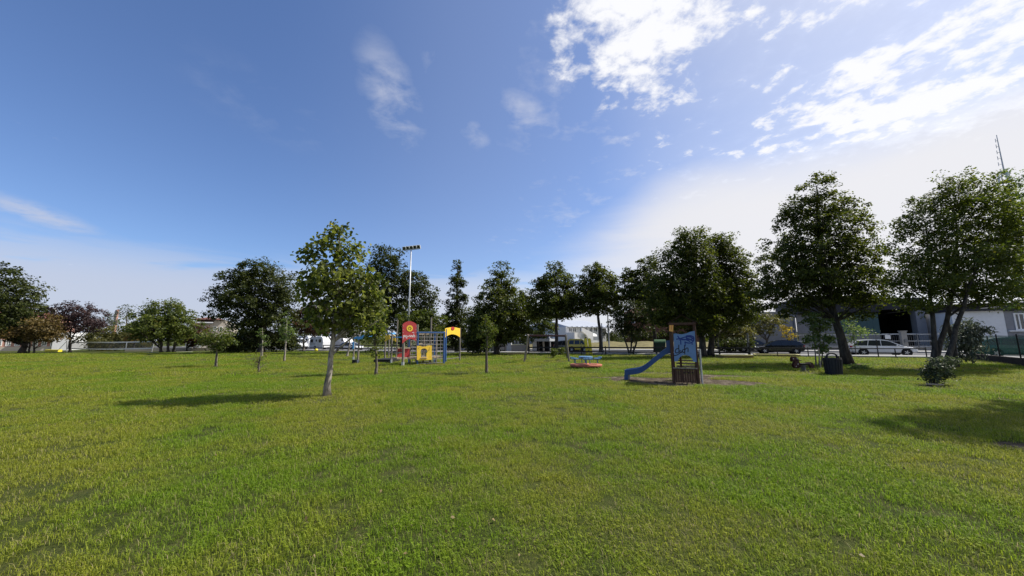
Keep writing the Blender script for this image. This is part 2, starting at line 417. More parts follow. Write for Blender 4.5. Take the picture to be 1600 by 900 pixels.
# ------------------------------------------------------------------ street frame: everything beyond the lawn follows it
SK = 0.456
EU = Vector((1, -SK, 0)).normalized(); EN = Vector((SK, 1, 0)).normalized()
class Line:
    """a vertical plane standing on the ground line Y = c - k x"""
    def __init__(s, c, k=SK): s.c = c; s.k = k; s.u = Vector((1, -k, 0)).normalized(); s.n = Vector((k, 1, 0)).normalized(); s.o = Vector((0, c, 0))
    def hit(s, px, py):
        d = ray(px, py); t = s.c / (d.y + s.k * d.x)
        return Vector((d.x * t, d.y * t, H + d.z * t))
    def sz(s, px, py):
        p = s.hit(px, py); return (p - s.o).dot(s.u), p.z
    def pt(s, a, z, back=0.0): return s.o + s.u * a + s.n * back + Vector((0, 0, z))
def line_two(p, q):
    k = -(q.y - p.y) / (q.x - p.x); return Line(p.y + k * p.x, k)
def obox(mb, L, s0, s1, z0, z1, b0, b1):
    """box in a line's frame, b measured away from the viewer"""
    vs = [L.pt(a, z, b) for z in (z0, z1) for (a, b) in ((s0, b0), (s1, b0), (s1, b1), (s0, b1))]
    return mb.add(vs, [(0, 3, 2, 1), (4, 5, 6, 7), (0, 1, 5, 4), (1, 2, 6, 5), (2, 3, 7, 6), (3, 0, 4, 7)])

# ------------------------------------------------------------------ ground
def soil_field(x, y):
    """how bare the ground is (0 grass .. 1 soil) - worn patches around the play equipment, one with tower shade painted in"""
    out = np.zeros_like(x)
    wob = 0.22 * np.sin(x * 2.3 + 1.3 * np.sin(y * 1.9)) + 0.18 * np.sin(y * 3.1 + x * 1.7) + 0.10 * np.sin(x * 6.1 + y * 5.3)
    for (cx, cy, rx, ry, k) in PATCHES:
        q = np.sqrt(((x - cx) / rx) ** 2 + ((y - cy) / ry) ** 2) + wob * 0.8
        out = np.maximum(out, k * np.clip((1.25 - q) / 0.5, 0, 1))
    return out
def patch(px, py, rx, ry, k=1.0):
    g = G(px, py); return (g.x, g.y, rx, ry, k)
PATCHES = [patch(1072, 597, 2.1, 0.85), patch(1012, 592.5, 1.5, 0.6), patch(948, 590, 1.1, 0.28, 0.95), patch(1128, 599, 1.4, 0.55),
           patch(1120, 588, 1.2, 0.8, 0.85), patch(1030, 583, 0.9, 0.7, 0.6), patch(1078, 588, 1.0, 1.0, 0.7), patch(850, 564, 1.6, 0.35, 0.9), patch(690, 569, 1.6, 0.35, 0.7), patch(740, 567.5, 1.3, 0.2, 0.8),  # soil patch behind the slide also stands in for the tower's shadow
           patch(511, 619, 0.30, 0.22, 0.7), patch(588, 585, 0.35, 0.3, 0.7), patch(760.5, 583, 0.35, 0.3, 0.7), patch(338, 573, 0.3, 0.3, 0.7), patch(1325, 569, 1.2, 0.8, 0.7), patch(1470, 577, 1.6, 0.8, 0.6), patch(1459, 603, 0.6, 0.4, 0.6),
           patch(1600, 697, 0.5, 0.25, 0.9), patch(595, 706, 0.30, 0.22, 0.40), patch(570, 704, 0.4, 0.2, 0.3), patch(430, 795, 0.18, 0.12, 0.4),
           patch(640, 566, 1.8, 0.7, 0.3), patch(1262, 583, 0.8, 0.35, 0.6), patch(1470, 596, 1.2, 0.5, 0.4), patch(1180, 563, 2.2, 0.4, 0.35),
           patch(325, 545, 4.0, 0.8, 0.5), patch(910, 577, 1.6, 0.5, 0.3)]
gm, t = material('lawn_ground')
gp_ = t.node('ShaderNodeNewGeometry')
pos = gp_.outputs['Position']
att = t.node('ShaderNodeAttribute', attribute_name='bare')
nA = t.noise(pos, 0.35, 5, 0.6); nB = t.noise(pos, 2.5, 6, 0.65); nC = t.noise(pos, 30, 5, 0.7); nD = t.noise(pos, 9.0, 5, 0.7)
g1 = t.mix(t.smooth(nA, 0.35, 0.65), (0.045, 0.060, 0.012, 1), (0.070, 0.080, 0.018, 1))
g2 = t.mix(t.smooth(nB, 0.40, 0.75), g1, (0.10, 0.095, 0.035, 1))
g3 = t.mix(t.m('MULTIPLY', t.smooth(nC, 0.35, 0.60, 1.0, 0.0), 0.65), g2, (0.035, 0.055, 0.010, 1))
s1_ = t.mix(t.smooth(t.m('ADD', t.m('MULTIPLY', nB, 0.5), t.m('MULTIPLY', nD, 0.5)), 0.47, 0.66), (0.075, 0.055, 0.038, 1), (0.33, 0.28, 0.20, 1))
s2_ = t.mix(t.m('MULTIPLY', t.smooth(nC, 0.35, 0.60, 1.0, 0.0), 0.5), s1_, (0.05, 0.04, 0.028, 1))
fb = t.smooth(t.m('ADD', att.outputs['Fac'], t.m('MULTIPLY', t.m('SUBTRACT', nD, 0.5), 1.1)), 0.35, 0.65)
fb = t.m('MULTIPLY', fb, t.smooth(att.outputs['Fac'], 0.02, 0.15))
gc = t.mix(fb, g3, s2_)
p = t.node('ShaderNodeBsdfPrincipled'); t.l.new(gc, p.inputs['Base Color']); p.inputs['Roughness'].default_value = 0.95; p.inputs['Specular IOR Level'].default_value = 0.1
b_ = t.node('ShaderNodeBump'); b_.inputs['Strength'].default_value = 0.9; b_.inputs['Distance'].default_value = 0.04
t.l.new(t.m('ADD', nC, t.m('MULTIPLY', nD, 0.8)), b_.inputs['Height']); t.l.new(b_.outputs[0], p.inputs['Normal'])
o_ = t.node('ShaderNodeOutputMaterial'); t.l.new(p.outputs[0], o_.inputs[0])

def axis(lo, hi, flo, fhi, step):
    a = list(np.arange(flo, fhi + 1e-6, step)); k = step
    while a[-1] < hi: k *= 1.35; a.append(a[-1] + k)
    k = step
    while a[0] > lo: k *= 1.35; a.insert(0, a[0] - k)
    return np.array(a)
gx = axis(-2500, 2500, -12, 30, 0.16); gy = axis(-600, 3500, 3, 27, 0.16)
XX, YY = np.meshgrid(gx, gy)
me = bpy.data.meshes.new('lawn')
nv = XX.size; nx, ny = len(gx), len(gy)
und = 0.015 * np.sin(XX * 0.9 + 1) * np.sin(YY * 0.7) * (np.abs(XX) < 40) * (YY < 40) * (YY > 0)
me.vertices.add(nv)
me.vertices.foreach_set('co', np.stack([XX, YY, und - 0.01], -1).ravel())
ii = (np.arange(ny - 1)[:, None] * nx + np.arange(nx - 1)[None, :]).ravel()
fa = np.stack([ii, ii + 1, ii + nx + 1, ii + nx], -1)
me.loops.add(fa.size); me.loops.foreach_set('vertex_index', fa.ravel())
me.polygons.add(len(fa)); me.polygons.foreach_set('loop_start', np.arange(len(fa)) * 4)
me.update(calc_edges=True)
at = me.attributes.new('bare', 'FLOAT', 'POINT'); at.data.foreach_set('value', soil_field(XX.ravel(), YY.ravel()).astype(np.float32))
me.materials.append(gm)
tag(link(bpy.data.objects.new('lawn', me)), kind='structure')

# road, kerb and pavement beyond the fence
def strip(name, c0, c1, z0, z1, mat, s0=-150, s1=70, k=SK):
    L = Line(c0, k); mb = MB(); wdt = (Line(c1, k).o - L.o).dot(L.n)
    obox(mb, L, s0, s1, z0, z1, 0, wdt); return structure(name, mb, mat)
strip('road', 41.0, 50.5, -0.05, 0.006, M['asphalt'])
strip('pavement', 38.6, 40.85, -0.05, 0.12, M['pavement'], -34, 70)
strip('kerb', 40.85, 41.0, -0.05, 0.128, M['concrete'], -34, 70)
strip('far_pavement', 50.5, 54.5, -0.05, 0.12, M['pavement'])
# a pale trodden strip on the far side of the lawn, left
mb = MB(); a, b = G(95, 552.5), G(300, 549.5); mb.beam(a + Vector((0, 0, -0.02)), b + Vector((0, 0, -0.02)), 0.45, 0.06)
structure('court_border', mb, M['line_white'])

# ------------------------------------------------------------------ grass
def blade_mesh(rng, n, rad, hmin, hmax, wid, straw, clover):
    V = []; Fc = []; T = []
    for i in range(n):
        a = rng.uniform(0, 2 * PI); r = rad * math.sqrt(rng.uniform(0, 1))
        x0, y0 = r * math.cos(a), r * math.sin(a)
        h = rng.uniform(hmin, hmax); th = rng.uniform(0, 2 * PI); lean = rng.uniform(0.3, 1.5) * h
        wx, wy = -math.sin(th) * wid / 2, math.cos(th) * wid / 2
        dx, dy = math.cos(th) * lean, math.sin(th) * lean
        b = len(V); tone = rng.uniform(0.0, 0.9) if rng.random() > straw else rng.uniform(0.95, 1.0)
        V += [(x0 - wx, y0 - wy, -0.01), (x0 + wx, y0 + wy, -0.01),
              (x0 + dx * .3 - wx * .9, y0 + dy * .3 - wy * .9, h * .6), (x0 + dx * .3 + wx * .9, y0 + dy * .3 + wy * .9, h * .6),
              (x0 + dx, y0 + dy, h * rng.uniform(.55, 1.0))]
        Fc += [(b, b + 1, b + 3, b + 2), (b + 2, b + 3, b + 4)]; T += [tone] * 5
    for i in range(clover):
        a = rng.uniform(0, 2 * PI); r = rad * math.sqrt(rng.uniform(0, 1)); c = Vector((r * math.cos(a), r * math.sin(a), rng.uniform(.02, .05)))
        a0 = rng.uniform(0, 2 * PI); tone = rng.uniform(0.2, 0.9); til = rng.uniform(-.3, .3)
        for k in range(3):
            q = a0 + k * 2 * PI / 3; s_ = 0.009
            d1 = Vector((math.cos(q), math.sin(q), til * math.cos(q))); d2 = Vector((-math.sin(q), math.cos(q), 0))
            b = len(V)
            for pnt in (c, c + d1 * s_ * .8 + d2 * s_ * .75, c + d1 * s_ * 1.6, c + d1 * s_ * .8 - d2 * s_ * .75): V.append(tuple(pnt))
            Fc.append((b, b + 1, b + 2, b + 3)); T += [tone] * 4
    return V, Fc, T
def make_grass():
    rng = random.Random(3); nr = np.random.default_rng(5)
    V, Fc, T, K = [], [], [], []
    specs = [(66, .16, .022, .062, .0042, .05, 0), (62, .16, .025, .070, .0042, .07, 0), (56, .16, .018, .05, .004, .03, 4), (66, .16, .022, .060, .0045, .02, 3), (64, .16, .014, .045, .0042, .26, 0)]
    for k, sp_ in enumerate(specs):
        v, f, tt = blade_mesh(rng, *sp_); b = len(V); V += v; Fc += [tuple(i + b for i in q) for q in f]; T += tt; K += [k] * len(v)
    # where tufts stand
    P = []
    def scatter(y0, y1, dens, smin, smax):
        X_ = 1.62 * y1 + 2.5; n = int((y1 - y0) * 2 * X_ * dens)
        x = nr.uniform(-X_, X_, n); y = nr.uniform(y0, y1, n)
        keep = (np.abs(x) < 1.62 * y + 2.5)
        bare = soil_field(x, y)
        keep &= nr.random(n) > bare * 1.6 - 0.1
        fence = (y < 38.2 - 0.42 * x) 
        wall = ~((x > 24.2) & (y < 24.5) & (x > 24.2 + (y - 16) * 0.72))
        keep &= fence & wall
        x, y = x[keep], y[keep]
        P.append(np.stack([x, y, np.full(len(x), 0.0), nr.uniform(smin, smax, len(x)), nr.uniform(0, 2 * PI, len(x))], -1))
    scatter(0.6, 5, 88, .58, .95); scatter(5, 9, 62, .72, 1.15); scatter(9, 16, 30, 1.0, 1.55); scatter(16, 28, 8, 1.4, 2.3); scatter(28, 48, 2.4, 1.8, 3.0)
    P = np.concatenate(P)
    # patchy growth: taller or thinner in places, kinds of tuft follow patches too
    f1 = np.sin(P[:, 0] * .8 + 2 * np.sin(P[:, 1] * .5)) * np.sin(P[:, 1] * .9 + P[:, 0] * .3) + 0.5 * np.sin(P[:, 0] * 2.7 + P[:, 1] * 1.9)
    P[:, 3] *= 1 + 0.13 * f1
    kind = (nr.integers(0, 5, len(P)) + (f1 > 0.9)) % 5
    st = (np.sin(P[:, 0] * 1.3 + 4) * np.sin(P[:, 1] * 1.1 + 1) + 0.6 * np.sin(P[:, 0] * 3.1 - P[:, 1] * 2.2)) < 0.55
    kind = np.where((kind == 4) & st, 3, kind)
    b = len(V); n = len(P)
    me = bpy.data.meshes.new('grass')
    vv = np.concatenate([np.array(V), P[:, :3]])
    me.vertices.add(len(vv)); me.vertices.foreach_set('co', vv.ravel())
    tot_ = sum(len(f) for f in Fc); me.loops.add(tot_)
    me.loops.foreach_set('vertex_index', [i for f in Fc for i in f])
    me.polygons.add(len(Fc)); st_ = np.cumsum([0] + [len(f) for f in Fc])[:-1]; me.polygons.foreach_set('loop_start', st_)
    me.update(calc_edges=True)
    def attr(nm, typ, arr):
        a_ = me.attributes.new(nm, typ, 'POINT'); a_.data.foreach_set('value', arr)
    attr('tone', 'FLOAT', np.concatenate([np.array(T), np.zeros(n)]).astype(np.float32))
    attr('kind_no', 'INT', np.concatenate([np.array(K), 100 + kind]).astype(np.int32))
    attr('size', 'FLOAT', np.concatenate([np.ones(b), P[:, 3]]).astype(np.float32))
    attr('turn', 'FLOAT', np.concatenate([np.ones(b), P[:, 4]]).astype(np.float32))
    # colour
    mt, t = material('grass_blades')
    a_ = t.node('ShaderNodeAttribute', attribute_name='tone'); ge = t.node('ShaderNodeNewGeometry')
    big = t.noise(ge.outputs['Position'], 0.35, 5, 0.6); mid = t.noise(ge.outputs['Position'], 1.7, 5, 0.65)
    c1 = t.mix(a_.outputs['Fac'], (0.078, 0.150, 0.007, 1), (0.270, 0.385, 0.024, 1))
    c2 = t.mix(a_.outputs['Fac'], (0.130, 0.170, 0.011, 1), (0.385, 0.390, 0.048, 1))
    c = t.mix(t.smooth(t.m('ADD', t.m('MULTIPLY', big, 0.7), t.m('MULTIPLY', t.noise(ge.outputs['Position'], 0.11, 3, 0.5), 0.3)), 0.42, 0.56), c1, c2)
    c = t.mix(t.m('MULTIPLY', t.smooth(mid, 0.52, 0.75), 0.38), c, (0.27, 0.25, 0.075, 1))
    c = t.mix(t.smooth(a_.outputs['Fac'], 0.92, 0.95), c, (0.34, 0.29, 0.14, 1))
    d = t.node('ShaderNodeBsdfPrincipled'); t.l.new(c, d.inputs['Base Color']); d.inputs['Roughness'].default_value = 0.5; d.inputs['Specular IOR Level'].default_value = 0.14
    tr = t.node('ShaderNodeBsdfTranslucent'); hs = t.node('ShaderNodeHueSaturation'); hs.inputs['Value'].default_value = 1.4
    t.l.new(c, hs.inputs['Color']); t.l.new(hs.outputs[0], tr.inputs[0])
    mx = t.node('ShaderNodeMixShader'); mx.inputs[0].default_value = 0.4
    t.l.new(d.outputs[0], mx.inputs[1]); t.l.new(tr.outputs[0], mx.inputs[2])
    oo = t.node('ShaderNodeOutputMaterial'); t.l.new(mx.outputs[0], oo.inputs[0])
    me.materials.append(mt)
    o = link(bpy.data.objects.new('grass', me)); tag(o, 'short mown lawn grass with clover and dry blades', 'grass', kind='stuff')
    ng = bpy.data.node_groups.new('grass_tufts', 'GeometryNodeTree')
    ng.interface.new_socket('Geometry', in_out='INPUT', socket_type='NodeSocketGeometry')
    ng.interface.new_socket('Geometry', in_out='OUTPUT', socket_type='NodeSocketGeometry')
    N = ng.nodes; L = ng.links
    gi = N.new('NodeGroupInput'); go = N.new('NodeGroupOutput')
    def named(nm, typ):
        q = N.new('GeometryNodeInputNamedAttribute'); q.data_type = typ; q.inputs[0].default_value = nm; return q.outputs[0]
    kn = named('kind_no', 'INT')
    def cmp(op, val):
        q = N.new('FunctionNodeCompare'); q.data_type = 'INT'; q.operation = op; L.new(kn, q.inputs[2]); q.inputs[3].default_value = val; return q.outputs[0]
    join = N.new('GeometryNodeGeometryToInstance')
    for k in reversed(range(5)):
        sg = N.new('GeometryNodeSeparateGeometry'); sg.domain = 'POINT'
        L.new(gi.outputs[0], sg.inputs[0]); L.new(cmp('EQUAL', k), sg.inputs[1]); L.new(sg.outputs[0], join.inputs[0])
    sp2 = N.new('GeometryNodeSeparateGeometry'); sp2.domain = 'POINT'
    L.new(gi.outputs[0], sp2.inputs[0]); L.new(cmp('GREATER_EQUAL', 100), sp2.inputs[1])
    mp = N.new('GeometryNodeMeshToPoints'); L.new(sp2.outputs[0], mp.inputs[0])
    io = N.new('GeometryNodeInstanceOnPoints'); io.inputs['Pick Instance'].default_value = True
    L.new(mp.outputs[0], io.inputs['Points']); L.new(join.outputs[0], io.inputs['Instance'])
    sub = N.new('ShaderNodeMath'); sub.operation = 'SUBTRACT'; L.new(kn, sub.inputs[0]); sub.inputs[1].default_value = 100
    L.new(sub.outputs[0], io.inputs['Instance Index'])
    cx = N.new('ShaderNodeCombineXYZ'); L.new(named('turn', 'FLOAT'), cx.inputs[2])
    L.new(cx.outputs[0], io.inputs['Rotation']); L.new(named('size', 'FLOAT'), io.inputs['Scale'])
    L.new(io.outputs[0], go.inputs[0])
    md = o.modifiers.new('tufts', 'NODES'); md.node_group = ng
    return n
n_tufts = make_grass()

# ------------------------------------------------------------------ trees
NR = np.random.default_rng(11)
def unit(n):
    v = NR.normal(size=(n, 3)); return v / np.linalg.norm(v, axis=1, keepdims=True)
def leaves_mesh(name, C, size, mat, parent, droop=0.0, fancy=False, tone_shift=None, aspect=0.55, outn=None):
    """one mesh of leaves: C centres (n,3)"""
    n = len(C)
    nrm = unit(n) + np.array([0, 0, 0.6]) + (outn * 0.6 if outn is not None else 0)
    nrm /= np.linalg.norm(nrm, axis=1, keepdims=True)
    ax = unit(n) - np.array([0, 0, droop]); ax -= nrm * (ax * nrm).sum(1, keepdims=True); ax /= np.linalg.norm(ax, axis=1, keepdims=True) + 1e-9
    sd_ = np.cross(nrm, ax)
    s_ = (size * NR.uniform(0.6, 1.3, n))[:, None]
    if fancy:
        prof = [(-.5, 0, 0), (-.28, .36, .10), (.12, .34, .08), (.5, 0, -.12), (.12, -.34, .08), (-.28, -.36, .10)]
        faces = [(0, 1, 2, 3), (0, 3, 4, 5)]
    else:
        prof = [(-.5, 0, 0), (0, aspect * .6, .08), (.5, 0, -.06), (0, -aspect * .6, .08)]; faces = [(0, 1, 2, 3)]
    V = np.stack([C + s_ * (ax * a + sd_ * b + nrm * c) for a, b, c in prof], 1)
    m_ = len(prof)
    Fc = np.concatenate([np.arange(n)[:, None] * m_ + np.array(f)[None] for f in faces])
    me = bpy.data.meshes.new(name); me.vertices.add(n * m_); me.vertices.foreach_set('co', V.ravel())
    me.loops.add(Fc.size); me.loops.foreach_set('vertex_index', Fc.ravel()); me.polygons.add(len(Fc)); me.polygons.foreach_set('loop_start', np.arange(len(Fc)) * 4)
    me.update(calc_edges=True)
    tone = np.clip(NR.uniform(0, 1, n) * 0.75 + (tone_shift if tone_shift is not None else 0.12), 0, 1)
    a_ = me.attributes.new('tone', 'FLOAT', 'POINT'); a_.data.foreach_set('value', np.repeat(tone, m_).astype(np.float32))
    me.materials.append(mat)
    o = link(bpy.data.objects.new(name, me))
    if parent: o.parent = parent
    return o
def bez(a, b, c, n):
    return [a * (1 - t_) ** 2 + b * 2 * t_ * (1 - t_) + c * t_ ** 2 for t_ in np.linspace(0, 1, n)]
def tree(name, label, base, lobes, n, leaf, mat, bark='bark_dark', Y=None, path=None, r0=0.2, cat='tree', group=None, stems=None,
         clump=None, limbs=26, fancy=False, droop=0.0, per=45, flat=0.65, bare=0.4, loc=None, wlobes=None, crown='crown', aspect=0.55, twig=True, shell=0.42):
    """trunk with limbs and twigs, crown of leaf clumps inside the lobes. base, path and lobes are seen places; Y the distance"""
    if loc is None:
        g = G(*base)
        if Y is not None: g = W(base[0], base[1], Y); g.z = 0
        Y = g.y
    else: g = Vector(loc); Y = g.y
    root = thing(name, label, cat, g, 0, group)
    if group in ('trees bordering the park', 'row of lindens behind the swing'): n = int(n * 1.75); leaf *= 1.08; fw__ = 1.22 if 'row' in group else 1.12; lobes = [(l[0], l[1], l[2] * fw__, l[3] * 1.08) + tuple(l[4:]) for l in lobes]
    E = []
    for lb in (lobes or []):
        cx, cy, rx, ry = lb[:4]; dy = lb[4] if len(lb) > 4 else 0
        c = W(cx, cy, Y + dy); sx = (W(cx + rx, cy, Y + dy) - c).length; sz = (W(cx, cy - ry, Y + dy).z - c.z)
        E.append((np.array(c), np.array([sx, sx * (lb[5] if len(lb) > 5 else 0.9), sz])))
    for lb in (wlobes or []): E.append((np.array(lb[:3]), np.array(lb[3:6])))
    vol = np.array([e[1].prod() for e in E]) ** 0.8; vol /= vol.sum()
    allc = np.array([e[0] for e in E]); mid = (allc * vol[:, None]).sum(0)
    lo_z = min(e[0][2] - e[1][2] for e in E)
    ncl = max(6, int(n / per))
    which = NR.choice(len(E), ncl * 3, p=vol)
    Cc = np.zeros((ncl * 3, 3)); Cr = np.zeros((ncl * 3, 3))
    for i, wi in enumerate(which):
        c, r_ = E[wi]; d = unit(1)[0] * NR.random() ** shell * NR.uniform(0.82, 1.08)
        Cc[i] = c + d * r_; Cr[i] = d
    rr = clump or 0.17 * np.mean([e[1].mean() for e in E]) + leaf
    keep = []
    for i in range(len(Cc)):              # spread the clumps
        if len(keep) >= ncl: break
        if not keep or np.min(np.linalg.norm(Cc[keep] - Cc[i], axis=1)) > rr * 0.55: keep.append(i)
    Cc = Cc[keep]; Cr = Cr[keep]; ncl = len(Cc)
    Cc[:, 2] = np.maximum(Cc[:, 2], 0.05 + leaf * .3)
    idx = NR.integers(0, ncl, n)
    csz = NR.uniform(0.6, 1.35, ncl)
    off = unit(n) * (NR.random(n) ** 0.5)[:, None] * (rr * csz[idx])[:, None]
    off[:, 2] *= flat
    # clumps sag outward a little
    outw = Cc - mid; outw /= np.linalg.norm(outw, axis=1, keepdims=True) + 1e-9
    off[:, 2] -= 0.25 * (off[:, :2] * outw[idx][:, :2]).sum(1)
    P = Cc[idx] + off; P[:, 2] = np.maximum(P[:, 2], 0.02)
    tsh = NR.uniform(-0.12, 0.28, ncl)[idx]
    lo = leaves_mesh(crown, P - np.array(g), leaf, mat, root, droop, fancy, tsh, aspect, outw[idx])
    lo['kind'] = 'stuff'
    # wood
    bk = M[bark]
    if path is None and stems is None:
        if lo_z > 0.3: path = None; pts = [g, Vector((g.x, g.y, (lo_z + mid[2]) / 2)), Vector(mid)]
        else: pts = None
    elif path is not None:
        pts = [W(a, b, Y) for a, b in path]; pts[0] = g - Vector((0, 0, 0.03))
    trunks = []
    if stems:
        for st in stems:
            q = [W(a, b, Y + (c if True else 0)) for a, b, c in st]; q[0].z = -0.03; trunks.append(q)
    elif pts: trunks.append(pts)
    nodes = []
    for q in trunks:
        L_ = [0]; 
        for i in range(1, len(q)): L_.append(L_[-1] + (q[i] - q[i - 1]).length)
        N_ = 14; rs = []; pp = []
        for k in range(N_):
            s_ = L_[-1] * k / (N_ - 1); i = max(j for j in range(len(q)) if L_[j] <= s_ + 1e-9); i = min(i, len(q) - 2)
            f_ = (s_ - L_[i]) / max(1e-6, L_[i + 1] - L_[i]); 
            p0 = q[max(i - 1, 0)]; p1 = q[i]; p2 = q[i + 1]; p3 = q[min(i + 2, len(q) - 1)]
            pt = 0.5 * ((2 * p1) + (p2 - p0) * f_ + (2 * p0 - 5 * p1 + 4 * p2 - p3) * f_ ** 2 + (3 * p1 - p0 - 3 * p2 + p3) * f_ ** 3)
            pp.append(pt + Vector(tuple(NR.normal(0, r0 * 0.12, 3))) * (1 if 0 < k else 0)); u = k / (N_ - 1)
            rs.append(r0 * ((1 - u) ** 0.8 * 0.9 + 0.10) * (1.0 + 0.45 * max(0, 1 - u * 9)) * (1 if len(trunks) == 1 else 0.7))
        mb = MB(); mb.tube(pp, rs, 12 if r0 > 0.06 else 8); mb.build('trunk', bk, root, smooth=True)
        nodes += [(Vector(a), b) for a, b in zip(pp, rs) if a.z > lo_z * bare]
    if nodes and limbs:
        mb = MB(); NP = [np.array(a) for a, _ in nodes]; NRr = [b for _, b in nodes]
        tg = NR.permutation(ncl)[:limbs]
        base_nodes = np.array(NP); 
        limb_pts = list(NP); limb_r = list(NRr)
        for ti in tg:
            T_ = Cc[ti]; hd = np.linalg.norm(base_nodes[:, :2] - T_[:2], axis=1)
            want = T_[2] - 0.75 * hd
            k = int(np.argmin(np.abs(base_nodes[:, 2] - want) + 0.15 * hd))
            a = base_nodes[k]; ra = min(NRr[k] * 0.55, 0.02 + 0.014 * np.linalg.norm(T_ - a))
            midp = (a + T_) / 2 + np.array([0, 0, 0.10 * np.linalg.norm(T_ - a)]) + NR.normal(0, 0.05, 3) * np.linalg.norm(T_ - a)
            q = bez(a, midp, T_, 7); rs = [ra * (1 - 0.85 * i / 6) for i in range(7)]
            mb.tube([Vector(x_) for x_ in q], rs, 5, cap=False); limb_pts += q[1:]; limb_r += rs[1:]
        LP = np.array(limb_pts)
        if twig:
            for ci in range(min(ncl, 500)):
                d_ = np.linalg.norm(LP - Cc[ci], axis=1); k = int(np.argmin(d_))
                if 0.05 < d_[k] < 6 * rr:
                    a = LP[k]; c = Cc[ci]; mm = (a + c) / 2 + np.array([0, 0, .08 * d_[k]]); r1 = min(limb_r[k] * .6, .004 + leaf * .08)
                    mb.tube([Vector(a), Vector(mm), Vector(c)], [r1, r1 * .7, r1 * .35], 3, cap=False)
        bo = mb.build('branches', bk, root, smooth=True); bo['kind'] = 'stuff'
    return root
# ---- young trees on the lawn
tree('young_tree', 'young broadleaf tree with pale mottled trunk and large yellow-green leaves, nearest tree on the lawn', (511, 618),
     [(530, 364, 18, 18), (534, 392, 36, 24), (500, 380, 14, 8), (484, 402, 22, 14), (525, 438, 58, 33), (575, 452, 30, 34), (530, 486, 50, 32), (482, 450, 22, 25), (570, 490, 34, 28), (500, 500, 22, 20)],
     4300, 0.13, M['leaf_main'], 'bark_pale', path=[(511, 618), (512, 595), (517, 560), (521, 520), (525, 480), (529, 430), (531, 390), (531, 356)], r0=0.082,
     clump=0.24, limbs=44, fancy=True, droop=1.3, per=13, flat=0.9, shell=0.36)
tree('slender_tree', 'slender young tree with dense low leaves and dark trunk just right of the pale-barked tree', (588, 585),
     [(588, 485, 17, 22), (588, 515, 17, 25), (584, 543, 10, 16)], 1700, 0.11, M['leaf_main'], 'bark_mid',
     path=[(588, 585), (588, 560), (586, 530), (588, 490)], r0=0.065, clump=0.26, limbs=16, fancy=True, droop=0.9, per=22)
tree('sapling', 'small round-headed sapling on a thin grey trunk, left side of the lawn', (338, 573),
     [(338, 526, 24, 15), (326, 532, 16, 12), (352, 534, 14, 12), (338, 543, 10, 8)], 1900, 0.12, M['leaf_back'], 'bark_mid',
     path=[(338, 573), (339, 555), (338, 540), (338, 520)], r0=0.05, clump=0.3, limbs=12, per=25)
tree('sapling', 'nearly bare short sapling with a few low twigs in front of the dark oak', (405, 583),
     [(405, 562, 15, 12), (404, 574, 8, 7)], 130, 0.09, M['leaf_olive'], 'bark_mid',
     path=[(405, 583), (404, 572), (406, 560), (408, 548)], r0=0.045, clump=0.2, limbs=12, per=9)
tree('sapling', 'pale-stemmed sapling with a wisp of leaves behind the nearly bare one', (409, 557.5),
     [(411, 535, 8, 14), (409, 520, 8, 12)], 260, 0.15, M['leaf_light'], 'bark_pale',
     path=[(409, 557.5), (410, 545), (410, 530), (410, 512)], r0=0.08, clump=0.3, limbs=6, per=15)
tree('sapling', 'tall thin sapling with pale trunk and light leaves beside a dark stake', (444.5, 565),
     [(448, 500, 9, 12), (447, 517, 12, 14), (446, 532, 8, 10)], 620, 0.13, M['leaf_light'], 'bark_pale',
     path=[(444.5, 565), (445, 550), (447, 530), (448, 500)], r0=0.07, clump=0.28, limbs=10, per=16)
tree('sapling', 'thin fastigiate young tree with dark stem standing between the climbing frame and the swing', (760.5, 583),
     [(758, 502, 8, 12), (760, 520, 16, 16), (761, 540, 9, 14), (770, 515, 8, 9)], 1000, 0.085, M['leaf_back'], 'bark_mid',
     path=[(760.5, 583), (760.5, 560), (761, 530), (758, 498)], r0=0.06, clump=0.2, limbs=16, per=18)
tree('young_tree', 'leaning grey-trunked young tree left of the climbing frame posts', (542, 557),
     [(536, 512, 20, 12), (545, 520, 16, 12)], 1500, 0.2, M['leaf_dark'], 'bark_pale',
     path=[(542, 557), (545, 545), (546, 532), (541, 515)], r0=0.10, clump=0.4, limbs=10, per=25)
# ---- background trees from left to right
TG = 'trees bordering the park'
tree('large_tree', 'large dark tree at the left edge of the picture', (35, 550), [(2, 440, 30, 27), (32, 458, 26, 26), (8, 480, 42, 32), (40, 488, 26, 26), (-5, 510, 40, 22), (30, 512, 34, 18)],
     8500, 0.30, M['leaf_dark'], r0=0.32, Y=50, clump=0.9, group=TG)
tree('small_tree', 'brownish-green small tree in front of the pink house', (54, 550), [(68, 512, 20, 20), (52, 520, 22, 16), (15, 522, 30, 10), (84, 522, 12, 12)], 3600, 0.24, M['leaf_brown'], r0=0.16, Y=49,
     clump=0.7, stems=[[(54, 550, 0), (54, 530, 0), (60, 515, 0)], [(45, 549, 1), (47, 535, 1), (42, 525, 1)]], group=TG)
tree('plum_tree', 'purple-leaved plum tree beside the sports net', (109.5, 549), [(112, 488, 26, 16), (136, 494, 22, 18), (96, 500, 18, 16), (124, 508, 32, 13), (150, 508, 12, 10)], 5600, 0.19, M['leaf_purple'],
     Y=52, clump=0.55, stems=[[(109.5, 549, 0), (109, 532, 0), (100, 512, 0)], [(109.5, 548, 0), (111, 530, 0), (128, 505, 0)], [(110, 549, .2), (110, 530, .2), (113, 495, 0)]], r0=0.2, group=TG)
